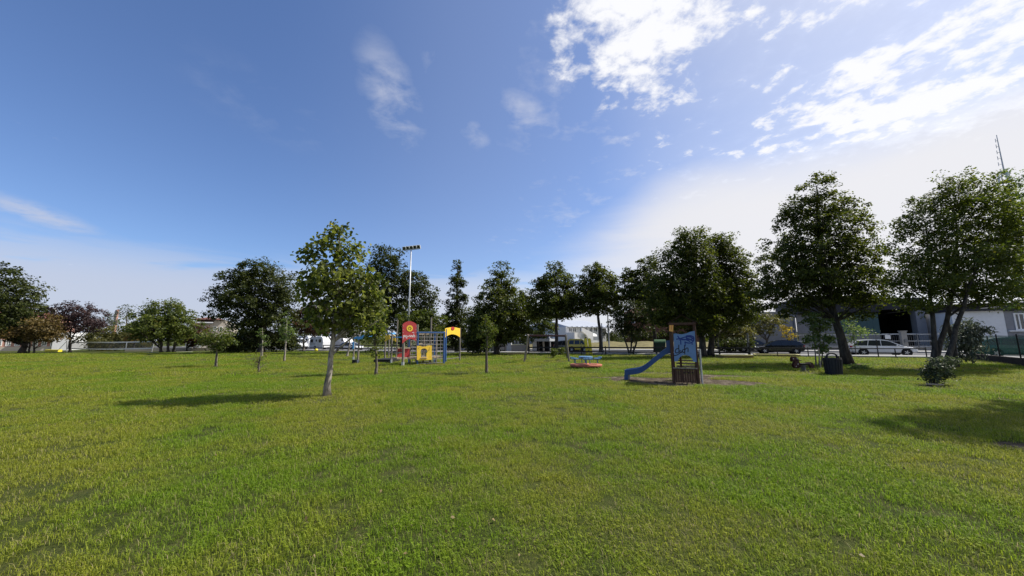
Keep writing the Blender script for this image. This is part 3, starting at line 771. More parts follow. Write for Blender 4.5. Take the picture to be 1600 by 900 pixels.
tree('shrub', 'broad green shrub behind the sports net', (170, 549), [(150, 522, 20, 13), (178, 522, 22, 14), (205, 521, 16, 13), (133, 526, 14, 10), (190, 535, 40, 12)], 4200, 0.26, M['leaf_olive'], Y=60, clump=0.8, cat='shrub', limbs=0, group=TG)
tree('shrub', 'small orange-tinged shrub at the right of the sports net', (208, 549), [(207, 528, 9, 9)], 500, 0.22, M['leaf_brown'], Y=57, clump=0.5, cat='shrub', limbs=0, group=TG)
tree('bare_tree', 'almost leafless tree rising behind the sports net', (197, 547), [(197, 488, 12, 14), (205, 484, 8, 10), (190, 488, 7, 9)], 160, 0.3, M['leaf_grey'], 'bark_mid', Y=75, path=[(197, 547), (197, 520), (198, 500), (199, 482)], r0=0.22, clump=0.6, limbs=16, per=6, group=TG)
tree('small_tree', 'thin grey tree beside the slim chimney far left', (171, 548), [(170, 498, 8, 14), (178, 505, 10, 8)], 380, 0.3, M['leaf_grey'], 'bark_mid', Y=78, r0=0.16, clump=0.7, limbs=8, per=10, group=TG)
tree('maple_tree', 'broad round green tree right of the sports net', (252, 548), [(262, 482, 24, 15), (238, 496, 26, 18), (275, 498, 22, 20), (255, 510, 46, 22), (226, 516, 20, 14), (285, 520, 14, 16)], 8000, 0.25, M['leaf_back'],
     Y=50, clump=0.7, stems=[[(252, 548, 0), (252, 530, 0), (250, 500, 0)], [(263, 547, 0), (263, 530, 0), (268, 500, 0)], [(272, 547.5, .5), (273, 533, 0), (280, 512, 0)]], r0=0.24, group=TG)
tree('small_tree', 'maroon small tree below the brown-roofed house', (292, 547), [(306, 520, 16, 13), (300, 532, 14, 9), (318, 528, 12, 10)], 2400, 0.22, M['leaf_maroon'], Y=56, r0=0.10, clump=0.6, group=TG)
tree('oak_tree', 'big dark oak with a wide uneven crown left of the pale-barked tree', (408, 551), [(400, 428, 32, 22), (432, 442, 28, 26), (370, 440, 28, 20), (356, 466, 26, 20), (400, 470, 48, 34), (446, 470, 24, 34), (348, 488, 20, 10), (415, 505, 45, 20), (385, 505, 24, 18)],
     15000, 0.25, M['leaf_dark'], Y=46, r0=0.36, clump=0.72, limbs=40, group=TG)
tree('shrub', 'low dark thicket under the oak', (400, 550), [(365, 536, 24, 14), (395, 534, 26, 15), (430, 532, 26, 16), (345, 538, 12, 10), (455, 534, 14, 14)], 6500, 0.24, M['leaf_dark'], Y=47.5, clump=0.7, cat='shrub', limbs=0, group=TG)
tree('shrub', 'yellow-green bush top showing over the dark thicket', (385, 549), [(382, 520, 12, 7), (400, 522, 10, 6)], 900, 0.24, M['leaf_light'], Y=52, clump=0.6, cat='shrub', limbs=0, group=TG)
tree('small_tree', 'reddish-brown tree behind the pale-barked tree', (474.5, 549), [(478, 500, 26, 18), (498, 512, 18, 12), (462, 512, 14, 14), (490, 488, 20, 14)], 3800, 0.24, M['leaf_maroon'], 'bark_pale', Y=50, r0=0.16, clump=0.65, path=[(474.5, 549), (475, 530), (480, 505)], group=TG)
tree('large_tree', 'large dark tree behind the floodlight mast', (628, 550), [(606, 408, 26, 22), (598, 440, 36, 34), (640, 442, 30, 26), (664, 470, 20, 26), (625, 480, 50, 36), (585, 490, 26, 34), (655, 505, 30, 24)],
     15000, 0.24, M['leaf_dark'], Y=44, r0=0.36, clump=0.68, limbs=36, group=TG)
tree('small_tree', 'fresh green low tree in front of the dark one by the mast', (662, 551), [(650, 500, 28, 14), (675, 503, 20, 16), (664, 518, 32, 12), (640, 515, 16, 10)], 4600, 0.2, M['leaf_back'], Y=38, r0=0.14, clump=0.55, group=TG)
tree('hornbeam', 'narrow tapering tree with a pointed top', (714, 552), [(715.5, 420, 6, 14), (715, 442, 11, 18), (713, 468, 16, 20), (713, 498, 20, 24), (714, 525, 20, 22)], 5600, 0.2, M['leaf_dark'], Y=40, r0=0.22, clump=0.45, path=[(714, 552), (714, 520), (714, 460), (716, 412)], group=TG)
tree('linden_tree', 'broad cone-shaped dense tree behind the thin fastigiate young tree', (776, 553), [(785, 424, 14, 16), (783, 446, 25, 20), (781, 470, 40, 24), (782, 500, 50, 26), (754, 505, 22, 26), (812, 500, 20, 24), (785, 524, 46, 16)],
     15000, 0.2, M['leaf_linden'], Y=36, r0=0.26, clump=0.55, path=[(776, 553), (776, 520), (781, 470), (785, 425)], group=TG)
tree('shrub', 'dark bush at the foot of the cone-shaped tree', (740, 553), [(738, 532, 14, 16), (748, 540, 12, 10)], 1500, 0.2, M['leaf_dark'], Y=37, clump=0.45, cat='shrub', limbs=0, group=TG)
tree('small_tree', 'low dark tree filling the gap left of the narrow pointed tree', (690, 549), [(690, 512, 18, 18), (684, 530, 18, 12)], 1800, 0.22, M['leaf_dark'], Y=48, r0=0.12, clump=0.55, group=TG)
tree('small_tree', 'dark tree between the narrow pointed tree and the cone-shaped tree', (742, 549), [(744, 492, 12, 22), (740, 515, 16, 20)], 1900, 0.22, M['leaf_dark'], Y=47, r0=0.12, clump=0.55, group=TG)
tree('small_tree', 'dark tree behind the right flank of the cone-shaped tree', (826, 549), [(824, 470, 16, 18), (832, 492, 18, 16)], 2200, 0.22, M['leaf_linden'], Y=47, r0=0.14, clump=0.55, group=TG)
LG = 'row of lindens behind the swing'
tree('linden_tree', 'linden with a straight dark trunk, first of the row above the swing beam', (869, 552), [(868, 422, 12, 11), (866, 440, 26, 15), (846, 452, 16, 14), (886, 455, 12, 20), (864, 470, 34, 16), (858, 488, 30, 12), (884, 488, 14, 10)], 8600, 0.2, M['leaf_linden'],
     Y=37, r0=0.2, clump=0.5, bare=0.95, limbs=22, path=[(869, 552), (869, 520), (870, 480), (868, 425)], group=LG)
tree('small_tree', 'grey-green light tree between the cone-shaped tree and the first linden', (842, 552), [(838, 498, 15, 16), (858, 510, 14, 12), (842, 520, 14, 10)], 1900, 0.2, M['leaf_back'], 'bark_mid', Y=44, r0=0.12, clump=0.5, group=TG)
tree('linden_tree', 'linden with a slightly leaning dark trunk left of the curved street lamp', (940, 550), [(928, 422, 14, 11), (944, 436, 20, 14), (916, 442, 16, 14), (930, 458, 36, 16), (912, 478, 22, 14), (942, 476, 26, 14)], 8600, 0.2, M['leaf_linden'],
     Y=37, r0=0.2, clump=0.5, bare=0.95, limbs=22, path=[(940, 550), (938, 520), (933, 480), (930, 425)], group=LG)
tree('linden_tree', 'linden right of the curved street lamp, crown touching the big double crown', (1025, 551), [(982, 432, 12, 12), (1010, 418, 16, 16), (1000, 442, 26, 18), (988, 460, 20, 14), (1020, 466, 32, 22), (1030, 490, 24, 16)], 8600, 0.2, M['leaf_linden'],
     Y=36, r0=0.2, clump=0.5, bare=0.95, limbs=22, path=[(1025, 551), (1023, 520), (1015, 480), (1008, 425)], group=LG)
tree('multi_stem_tree', 'dark low multi-stemmed tree behind the slide', (985, 553), [(985, 488, 26, 18), (968, 505, 16, 16), (1005, 505, 16, 20), (985, 518, 16, 14)], 3600, 0.16, M['leaf_dark'], Y=34, r0=0.14, clump=0.45,
     stems=[[(983, 553, 0), (978, 535, 0), (966, 505, 0)], [(985, 553, 0), (987, 530, 0), (986, 490, 0)], [(988, 553, 0), (996, 530, 0), (1006, 500, 0)]], group=TG)
tree('linden_tree', 'large dense linden behind the slide tower, left half of the double crown', (1098, 558), [(1074, 378, 28, 22), (1050, 405, 30, 22), (1082, 412, 36, 32), (1048, 445, 40, 30), (1090, 455, 40, 36), (1050, 485, 40, 26), (1085, 500, 40, 26)],
     20000, 0.165, M['leaf_linden'], Y=29, r0=0.26, clump=0.5, limbs=44, path=[(1098, 558), (1097, 530), (1088, 480), (1076, 390)], group=TG)
tree('linden_tree', 'large dense linden, right half of the double crown right of the slide tower', (1110, 557), [(1126, 388, 24, 22), (1140, 415, 28, 28), (1150, 450, 30, 32), (1125, 455, 34, 40), (1140, 488, 40, 24), (1172, 470, 14, 20), (1115, 500, 30, 22)],
     18000, 0.165, M['leaf_linden'], Y=30, r0=0.24, clump=0.5, limbs=44, path=[(1109, 557), (1112, 530), (1120, 480), (1128, 400)], group=TG)
tree('shrub', 'yellow-green shrubbery right of the slide tower', (1140, 549), [(1142, 512, 24, 15), (1160, 522, 18, 11), (1130, 528, 20, 12), (1120, 515, 14, 14)], 3600, 0.18, M['leaf_olive'], Y=38, clump=0.5, cat='shrub', limbs=0, group=TG)
tree('shrub', 'dark undergrowth below the yellow-green shrubbery', (1140, 548), [(1140, 538, 24, 9), (1160, 536, 14, 8)], 1200, 0.2, M['leaf_dark'], Y=36.5, clump=0.5, cat='shrub', limbs=0, group=TG)
tree('small_tree', 'open-branched tree above the black car', (1196, 547), [(1190, 500, 26, 12), (1172, 508, 14, 12), (1214, 502, 18, 10), (1192, 514, 20, 8)], 2200, 0.17, M['leaf_olive'], Y=41, r0=0.16, clump=0.45, limbs=24,
     stems=[[(1196, 547, 0), (1197, 528, 0), (1182, 508, 0)], [(1197, 547, 0), (1200, 528, 0), (1214, 500, 0)]], group=TG)
tree('shrub', 'autumn-yellow bush in front of the grey wall above the black car', (1232, 547), [(1234, 520, 13, 9), (1228, 513, 10, 7), (1240, 527, 9, 6)], 360, 0.15, M['leaf_yellow'], Y=40.5, clump=0.35, cat='shrub', limbs=4, r0=0.05, group=TG)
tree('multi_stem_shrub', 'tall light-green multi-stemmed shrub left of the litter bin', (1280, 572), [(1272, 500, 16, 16), (1286, 505, 14, 18), (1279, 528, 18, 16), (1280, 545, 12, 10)], 2300, 0.12, M['leaf_light'], 'bark_mid', cat='shrub', r0=0.05, clump=0.28, limbs=14,
     stems=[[(1275, 572, 0), (1273, 545, 0), (1268, 505, 0)], [(1280, 572, 0), (1281, 540, 0), (1282, 500, 0)], [(1283, 571, .2), (1286, 545, 0), (1292, 508, 0)]])
tree('shrub', 'thin light-green sapling shrub in front of the teal wall', (1338, 556), [(1322, 502, 12, 12), (1335, 515, 14, 14), (1352, 520, 14, 8), (1330, 532, 10, 10)], 750, 0.14, M['leaf_light'], 'bark_mid', Y=29, cat='shrub', r0=0.04, clump=0.4, limbs=10, per=14)
tree('linden_tree', 'tall full linden with a leaning dark trunk beside the litter bin', (1325, 569), [(1276, 288, 26, 16), (1272, 318, 48, 20), (1240, 340, 34, 18), (1315, 335, 40, 22), (1282, 360, 70, 24), (1225, 385, 38, 20), (1340, 380, 36, 24), (1280, 400, 84, 26), (1230, 425, 46, 20), (1340, 420, 42, 24), (1280, 440, 95, 22), (1210, 455, 28, 14), (1350, 455, 36, 20), (1285, 466, 70, 14), (1200, 458, 32, 9), (1192, 480, 26, 7), (1238, 488, 28, 8), (1360, 472, 32, 14), (1340, 492, 24, 8)],
     48000, 0.135, M['leaf_linden'], r0=0.22, clump=0.36, limbs=64, path=[(1325, 569), (1317, 535), (1305, 500), (1295, 455), (1285, 400), (1278, 340), (1276, 290)], per=40, bare=0.85)
tree('weed_clump', 'low leafy weeds at the foot of the leaning linden', (1340, 578), [(1336, 576, 14, 5), (1350, 577, 10, 4)], 420, 0.12, M['leaf_light'], cat='weeds', limbs=0, clump=0.2, per=20)
tree('multi_stem_tree', 'open-crowned multi-stemmed tree at the right edge above the rose bush', (1466, 577), [(1492, 285, 26, 20), (1455, 315, 28, 20), (1500, 320, 44, 28), (1418, 350, 26, 22), (1400, 385, 14, 18), (1460, 360, 46, 32), (1545, 300, 30, 26), (1530, 350, 50, 40), (1440, 405, 36, 22), (1500, 410, 70, 34), (1570, 400, 40, 40), (1455, 445, 50, 18), (1530, 455, 60, 24), (1580, 350, 30, 40), (1415, 432, 34, 18), (1400, 460, 24, 12), (1440, 475, 34, 14), (1560, 478, 30, 10)],
     42000, 0.112, M['leaf_back'], r0=0.165, clump=0.33, limbs=56, per=38, flat=0.8, bare=0.9,
     stems=[[(1457, 577, 0), (1462, 545, 0), (1458, 500, 0), (1452, 440, 0), (1448, 350, 0)], [(1460, 577, .3), (1468, 540, .3), (1480, 500, .3), (1492, 430, .3), (1496, 310, .3)], [(1478, 576, -.5), (1486, 545, -.5), (1498, 500, -.5), (1518, 440, -.5), (1545, 370, -.5)], [(1492, 570, 1.0), (1490, 535, 1), (1480, 490, 1), (1500, 430, 1)]])
tree('large_tree', 'taller leafy tree cut by the right edge of the picture below the antenna mast', (1640, 572), [(1588, 282, 18, 30), (1572, 310, 16, 22), (1598, 330, 34, 40), (1610, 400, 44, 60), (1590, 450, 24, 34), (1640, 330, 40, 60)],
     17000, 0.12, M['leaf_light'], r0=0.2, Y=19.5, clump=0.38, limbs=30)
tree('weeping_shrub', 'grey-green shrub with drooping leaves between the trunks at the right', (1506, 562), [(1512, 515, 24, 12), (1500, 530, 20, 18), (1520, 535, 14, 16), (1505, 550, 14, 12)], 1700, 0.26, M['leaf_grey'], 'bark_dark', cat='shrub', Y=20, r0=0.08, clump=0.5, droop=1.5, aspect=0.2, limbs=14)
tree('rose_bush', 'untidy rose bush in front of the trees at the right', (1459, 602), [(1462, 572, 18, 14), (1455, 588, 13, 11), (1484, 566, 12, 9), (1472, 585, 14, 10)], 1900, 0.07, M['leaf_rose'], 'bark_dark', cat='bush', r0=0.03, clump=0.15, limbs=18, per=18,
     stems=[[(1457, 603, 0), (1453, 590, 0), (1448, 565, 0)], [(1459, 603, 0), (1462, 585, 0), (1470, 562, 0)], [(1461, 603, 0), (1470, 590, 0), (1485, 570, 0)]])
tree('round_shrub', 'left of two clipped round shrubs under the first linden', (865.5, 556), [(866, 549.5, 7.5, 7)], 700, 0.10, M['leaf_back'], cat='shrub', Y=29, clump=0.2, limbs=0, group='round shrubs by the fence')
tree('round_shrub', 'right of two clipped round shrubs under the first linden', (877.5, 555), [(877.5, 547.5, 8, 7)], 700, 0.10, M['leaf_back'], cat='shrub', Y=30, clump=0.2, limbs=0, group='round shrubs by the fence')
hx = [(x_, 524 + 1.5 * math.sin(x_), 16, 9) for x_ in range(955, 1060, 13)]
tree('hedge', 'long dark hedge in front of the brown building', (1000, 541), hx, 4200, 0.26, M['leaf_dark'], cat='hedge', Y=62, clump=0.7, limbs=0)
# a tree just outside the right side of the frame: its shade falls on the lawn
tree('large_tree', 'tree outside the right edge that shades the lawn in the foreground', None, None, 11000, 0.19, M['leaf_back'], loc=(19.4, 9.6, 0), r0=0.24,
     wlobes=[(19.4, 9.6, 8.0, 2.2, 1.5, 1.6), (19.2, 9.5, 10.4, 2.0, 1.4, 1.6), (19.4, 9.6, 12.6, 1.8, 1.3, 1.4), (19.6, 9.6, 14.2, 1.4, 1.1, 1.0), (21.4, 9.9, 10.0, 1.8, 1.4, 2.4)], clump=0.40, limbs=28)
# fallen leaves on the lawn
ql = NR.uniform(0, 1, (400, 2)); ly = 2.0 + 26 * ql[:, 0] ** 1.3; lx = (ql[:, 1] * 2 - 1) * 1.5 * ly
nearT = NR.random(400) < .35; lx = np.where(nearT, NR.normal(-5.2, 2.2, 400), lx); ly = np.where(nearT, NR.normal(10, 2.0, 400), ly)
lt = leaves_mesh('fallen_leaves', np.stack([lx, ly, NR.uniform(.02, .045, 400)], -1), 0.036, M['leaf_litter'], None)
tag(lt, 'scattered dry fallen leaves lying on the lawn', 'fallen leaves', kind='stuff')
# far wood behind everything
fw = MB()
P = []
for i in range(15000):
    a = random.uniform(-1.7, 1.9); rad = random.uniform(120, 150); x, y = math.sin(a) * rad, math.cos(a) * rad
    P.append((x, y, random.uniform(0, 1) ** 0.8 * (3.6 + 1.3 * math.sin(a * 23) + 0.8 * math.sin(a * 61))))
fwo = leaves_mesh('far_wood', np.array(P), 1.3, M['leaf_dark'], None)
tag(fwo, 'distant belt of dark trees closing the view', 'wood', kind='stuff')
# ------------------------------------------------------------------ climbing frame (play complex)
g0 = G(655, 569)
cf = thing('climbing_frame', 'large wooden climbing frame with red, yellow and blue panels and a rope net', 'play equipment', g0)
def post(parent, px, ytop, ybase, mat='wood_grey', wd_=0.10, Y=None, name='post', foot=True, px2=None, label=None):
    g = G(px, ybase) if Y is None else W(px, ybase, Y); g.z = 0
    top = W(px if px2 is None else px2, ytop, g.y); mb = MB(); mb.beam(g - Vector((0, 0, 0.05)), (g.x, g.y, top.z), wd_, wd_, 0.2)
    o = mb.build(name, M[mat], parent)
    if label: o['label'] = label
    if foot:
        mb = MB(); mb.beam(g, g + Vector((0, 0, 0.22)), wd_ * 1.12, wd_ * 1.12, 0.1); mb.build('post_foot', M['galv'], o)
    return g, top
def fb(mb, a, b, th=0.10, ht=0.10):  # bar from a to b
    mb.beam(a, b, th, ht, 0.12); return mb
KC = -0.72; gC = G(655, 570); CC = gC.y + KC * gC.x; DS = math.sqrt(1 + KC * KC)
def CL(d): return Line(CC + d * DS, KC)      # the front of the frame moved back by d metres
LC0 = CL(0); NB = LC0.n; DB = 1.5
def CW(a, b, d=0.0): return CL(d).hit(a, b)
# left bar unit: two posts and the light-blue sloping boards
pa, ta = post(cf, 552, 520.5, 562); pb, tb = post(cf, 559, 520, 568)
def pboard(name, quad, Y, th, mat, parent, label=None):
    mb = MB(); mb.plate([quad], lambda a, b: W(a, b, Y), (0.25 * th, th, 0)); o = mb.build(name, M[mat], parent)
    if label: o['label'] = label
    return o
for q, yy in (([(558, 527), (575, 522), (577, 526), (559, 531)], 0.0), ([(552.5, 527), (572, 522.5), (572, 525), (553, 530)], 1.1)):
    pboard('sloping_board', q, pb.y + yy - 0.12, 0.5, 'blue_light', cf, 'light blue sloping board')
pboard('hanging_board', [(550.5, 534), (553, 534), (552.6, 545), (550.5, 546)], pa.y - 0.1, 0.04, 'blue_light', cf, 'light blue upright board')
mb = MB(); mb.box((pb.x - 0.32, pb.y - 0.15, -0.02), (pb.x - 0.08, pb.y + 0.45, 0.24)); mb.build('step', M['black'], cf)['label'] = 'dark step block at the left posts'
# second pair with the small blue roof bar, black step and yellow boards
pc, tc_ = post(cf, 601, 519, 564); pd, td = post(cf, 611, 517.5, 567); pe, te = post(cf, 619, 500, 560, foot=False); pf, tf = post(cf, 607, 530, 559, foot=False)
pboard('roof_board', [(601, 519.5), (612, 519.5), (613, 522), (601, 522)], pd.y - 0.1, 0.4, 'blue_light', cf, 'light blue board across two posts')
pboard('side_panel', [(601, 526), (603, 524), (606, 523), (609, 524.5), (609.5, 530), (604, 531.5), (602, 534), (601, 533)], pd.y + 0.4, 0.03, 'yellow', cf, 'yellow shaped panel seen between the rear posts')
pboard('side_panel', [(612, 523), (616, 523.5), (618, 526), (618.5, 534), (616, 532), (613, 532.5), (612, 528)], pd.y + 1.1, 0.03, 'yellow', cf, 'yellow shaped panel seen between the rear posts')
pboard('long_beam', [(612, 525.8), (629, 525.8), (629, 527.8), (612, 527.8)], pd.y + 0.1, 0.08, 'blue_light', cf, 'light blue beam to the red panel')
mb = MB(); mb.box((pc.x, pc.y - 0.1, 0), (pd.x - 0.05, pd.y + 0.1, 0.22)); mb.build('step', M['black'], cf)
# hanging bridge between the second pair and the red gate
for i in range(8):
    x = 613.5 + i * 2.1; c = CW(x, 549.5, 0.1) - Vector((0, 0, 0.05 + 0.05 * math.sin((i + .5) / 8 * PI)))
    mb = MB(); mb.beam(c, c + NB * 0.8, 0.085, 0.04, 0.1); mb.build('bridge_plank', M['wood_grey'], cf)
mb = MB()
for dd in (0.1, 0.9):
    for py in (548, 538):
        a = CW(611, py, dd); b = CW(631, py, dd); m_ = (a + b) / 2 - Vector((0, 0, 0.08)); mb.tube([a, m_, b], 0.018, 5)
    for i in range(8):
        mb.tube([CW(613 + i * 2.2, 539, dd), CW(613.5 + i * 2.2 + (1.6 if i % 2 else -1.2), 549, dd)], 0.011, 4)
o = mb.build('bridge_rope', M['black'], cf); o['kind'] = 'stuff'
# red gate panel
pg, tg_ = post(cf, 629.3, 536, 571.5, wd_=0.13); ph, th_ = post(cf, 650.5, 507, 567, wd_=0.13, foot=False)
pi_, ti_ = post(cf, 640.5, 531, 560, foot=False); pj, tj = post(cf, 629.5, 520, 561, foot=False)
YR = CL(0); YR = Line(pg.y + KC * pg.x - 0.09 * DS, KC)
arch = [(628.6, 537)] + [(629, 507.5)] + [(629 + 22 * i / 14, 507.5 - 5.6 * math.sin(PI * i / 14) ** 0.7) for i in range(1, 14)] + [(651, 507.5), (650.3, 533)]
low = [(650.3 - 21.7 * i / 12, 533 + 4 * i / 12 - 5.2 * math.sin(PI * i / 12) ** 1.0) for i in range(1, 12)]
mb = MB(); mb.plate([arch + low], lambda a, b: YR.hit(a, b), tuple(NB * 0.03)); rp = mb.build('gate_panel', M['red'], cf); rp['label'] = 'tall red panel with round top'
mb = MB(); mb.plate([[(640.2 + 4.9 * math.cos(a), 513 + 5.0 * math.sin(a)) for a in np.linspace(0, 2 * PI, 28)[:-1]]], lambda a, b: YR.hit(a, b) - NB * 0.012, tuple(NB * 0.010))
mb.build('sun_disc', M['yellow'], rp)['label'] = 'yellow disc'
for k in range(6):
    a = k * PI / 3 + .2; c, s_ = math.cos(a), math.sin(a); q = [(1.0, 0), (2.1, .75), (3.2, 0), (2.1, -.75)]
    mb = MB(); mb.plate([[(640.2 + x * c - y * s_, 513 + x * s_ + y * c) for x, y in q]], lambda a_, b_: YR.hit(a_, b_) - NB * 0.018, tuple(NB * 0.006)); mb.build('petal', M['horse_red'], rp)
def strokes(name, lines, PL, wpx, mat, parent, lift=0.0):
    """spray-painted writing: flat ribbons 2 mm proud of the panel"""
    mb = MB(); ang = math.radians(70)
    k = 0
    for ln in lines:
        pts = [Vector((a, b, 0)) for a, b in ln]
        if len(pts) > 2:  # smooth
            sm = []
            for i in range(len(pts) - 1):
                p0 = pts[max(i - 1, 0)]; p1 = pts[i]; p2 = pts[i + 1]; p3 = pts[min(i + 2, len(pts) - 1)]
                for f_ in (0, .25, .5, .75):
                    sm.append(0.5 * ((2 * p1) + (p2 - p0) * f_ + (2 * p0 - 5 * p1 + 4 * p2 - p3) * f_ ** 2 + (3 * p1 - p0 - 3 * p2 + p3) * f_ ** 3))
            sm.append(pts[-1]); pts = sm
        for i in range(len(pts) - 1):
            d = (pts[i + 1] - pts[i]); 
            if d.length < 1e-6: continue
            n_ = Vector((-d.y, d.x, 0)).normalized() * wpx / 2; e = d.normalized() * wpx * 0.3; k += 1
            q = [pts[i] - e + n_, pts[i + 1] + e + n_, pts[i + 1] + e - n_, pts[i] - e - n_]
            off = -PL.n * (lift + 0.002 + 0.00006 * (k % 30))
            mb.add([PL.hit(v.x, v.y) + off for v in q], [(0, 1, 2, 3)])
    return mb.build(name, M[mat], parent)
strokes('graffiti_tag', [[(630.6, 524), (630.3, 528.8)], [(630.4, 524.6), (632.2, 524.2), (632.4, 526), (630.6, 526.6)], [(633.8, 524), (633.8, 526.8), (635.6, 526.6)], [(635.6, 523.8), (635.8, 528.2), (634.9, 528.6)],
                         [(636.6, 525.6), (638.4, 525.4)], [(639.2, 523.6), (639.2, 526.6)], [(640.5, 524), (641.5, 526), (642.8, 523.8), (641.8, 526.6)], [(643.6, 524), (644.2, 526.6), (645.6, 524)],
                         [(646.6, 521.5), (646.6, 527)], [(646.6, 524.6), (648, 524.4), (648, 527)], [(644.4, 519.6), (646.8, 519.2)]], YR, 0.75, 'ink_white', rp)
# small bolts along the red panel edge
for i in range(5):
    for xx in (629.9, 650.1):
        c = YR.hit(xx, 509.5 + i * 5.2) - NB * 0.006; mb = MB(); mb.tube([c, c + NB * 0.01], 0.02, 8); mb.build('bolt', M['galv'], rp)
# deck behind the red gate, with red balustrade boards
dz0 = CW(640, 559, 0.1).z
def deck(px, d0, d1): 
    a = CW(px, 559, d0); a.z = dz0; b = a + NB * (d1 - d0); mb = MB(); mb.beam(a, b, 0.118, 0.035, 0.1); mb.build('deck_plank', M['wood_pale'], cf)
for i in range(9): deck(622 + i * 3.3, .2, 1.2)
mb = MB(); mb.beam(CW(620, 560, .12), CW(648.5, 560, .12), 0.05, 0.10); mb.build('deck_beam', M['wood_pale'], cf)
for i in range(11):
    a0 = 620.8 + i * 1.75; mb = MB(); mb.plate([[(a0, 543.2 + .4 * (i % 2)), (a0 + 1.5, 543.2), (a0 + 1.5, 558), (a0, 558)]], lambda a, b: CW(a, b, 0.6), tuple(NB * 0.025)); mb.build('balustrade_board', M['red'], cf)
mb = MB(); mb.beam(CW(620, 543.8, .55), CW(641, 543.8, .55), 0.05, 0.07); mb.build('handrail', M['wood_pale'], cf)
# blue steel frame with rope net
fl, fr = CW(652.3, 560), CW(693.6, 560); zt = CW(672, 519.5).z
for base_, t_ in ((fl, .085), (fr, .11), (fl + NB * DB, .08), (fr + NB * DB, .08)):
    mb = MB(); mb.beam((base_.x, base_.y, -.05), (base_.x, base_.y, zt), t_, t_, 0.15, up=tuple(NB)); mb.build('frame_post', M['blue_paint'], cf)
def zz_(p_, z): return Vector((p_.x, p_.y, z))
for dd in (0, DB):
    mb = MB(); mb.beam(zz_(fl + NB * dd, zt) - LC0.u * .06, zz_(fr + NB * dd, zt) + LC0.u * .06, 0.08, 0.08, 0.15); mb.build('top_beam', M['blue_paint'], cf)
for f_ in (0, .5, 1):
    q = fl.lerp(fr, f_); mb = MB(); mb.beam(zz_(q, zt + .012) + NB * .05, zz_(q, zt + .012) + NB * (DB - .05), 0.08, 0.085, 0.15); mb.build('top_beam', M['blue_paint'], cf)
def rope_net(name, A, B, z0, z1, nx_, nz_, parent):
    mb = MB()
    for i in range(nx_ + 1):
        q = A.lerp(B, i / nx_); j = (B - A).normalized() * 0.015 * math.sin(i * 2.1)
        mb.tube([zz_(q + j, z0), zz_(q - j, (z0 + z1) / 2), zz_(q, z1)], 0.015, 4)
    for k in range(nz_ + 1):
        z = z0 + (z1 - z0) * k / nz_; mb.tube([zz_(A, z), zz_(A.lerp(B, .5), z - 0.012), zz_(B, z)], 0.015, 4)
    o = mb.build(name, M['rope'], parent); o['kind'] = 'stuff'; return o
rope_net('rope_net', fl - NB * .02, fr - NB * .02, 0.08, zt - 0.05, 7, 8, cf)
rope_net('rope_net', fl + NB * DB, fr + NB * DB, 0.1, zt - 0.05, 7, 8, cf)
for px, yt, dd in ((674, 496, 1.3), (682, 521, .8), (662.5, 522, 1.0), (641.5, 531, 1.1)):
    c = CW(px, yt, dd); mb = MB(); mb.beam((c.x, c.y, -0.05), (c.x, c.y, c.z), 0.09, 0.09, 0.2); mb.build('post', M['wood_grey'], cf)
mb = MB(); mb.beam(CW(652, 522.2, .8), CW(670, 522.2, .8), 0.06, 0.07); mb.build('climbing_bar', M['wood_pale'], cf)
mb = MB(); mb.beam(CW(651, 537, .8), CW(660, 537, .8), 0.06, 0.07); mb.build('climbing_bar', M['wood_pale'], cf)
for i in range(12): deck(655 + i * 3.2, .15, 1.35)
mb = MB(); mb.beam(CW(652, 558.8, .08), CW(692, 558.3, .08), 0.05, 0.09); mb.build('deck_beam', M['wood_pale'], cf)
# yellow window panel in front of the net
out = [(651.5, 540.6), (656, 540.2), (660, 541.8), (665, 541.4), (670, 539.8), (674.7, 540), (674.9, 562.2), (651.5, 562.6)]
hole = [(657.6, 558.5), (657.8, 552.5), (656.8, 551.8)] + [(662.6 - 5.4 * math.cos(a), 549.2 - 4.9 * math.sin(a)) for a in np.linspace(-0.15, PI + 0.15, 12)] + [(666.8, 551.8), (666.2, 552.5), (666.6, 558.5)]
mb = MB(); mb.plate([out, hole], lambda a, b: CW(a, b, -0.09), tuple(NB * 0.03)); yp = mb.build('window_panel', M['yellow'], cf); yp['label'] = 'yellow panel with an arched window opening'
mb = MB(); mb.beam(CW(657, 559.4, -.12), CW(667.5, 559.4, -.12), 0.06, 0.035); mb.build('sill', M['wood_pale'], yp)
for q_ in ([(659, 560.8), (662, 560), (665, 560.6), (666, 559.9)], [(671.5, 543), (669, 548), (672, 546)], [(653, 545), (655, 543)]): strokes('graffiti_scrawl', [q_], CL(-0.09), 0.4, 'ink_black', yp)
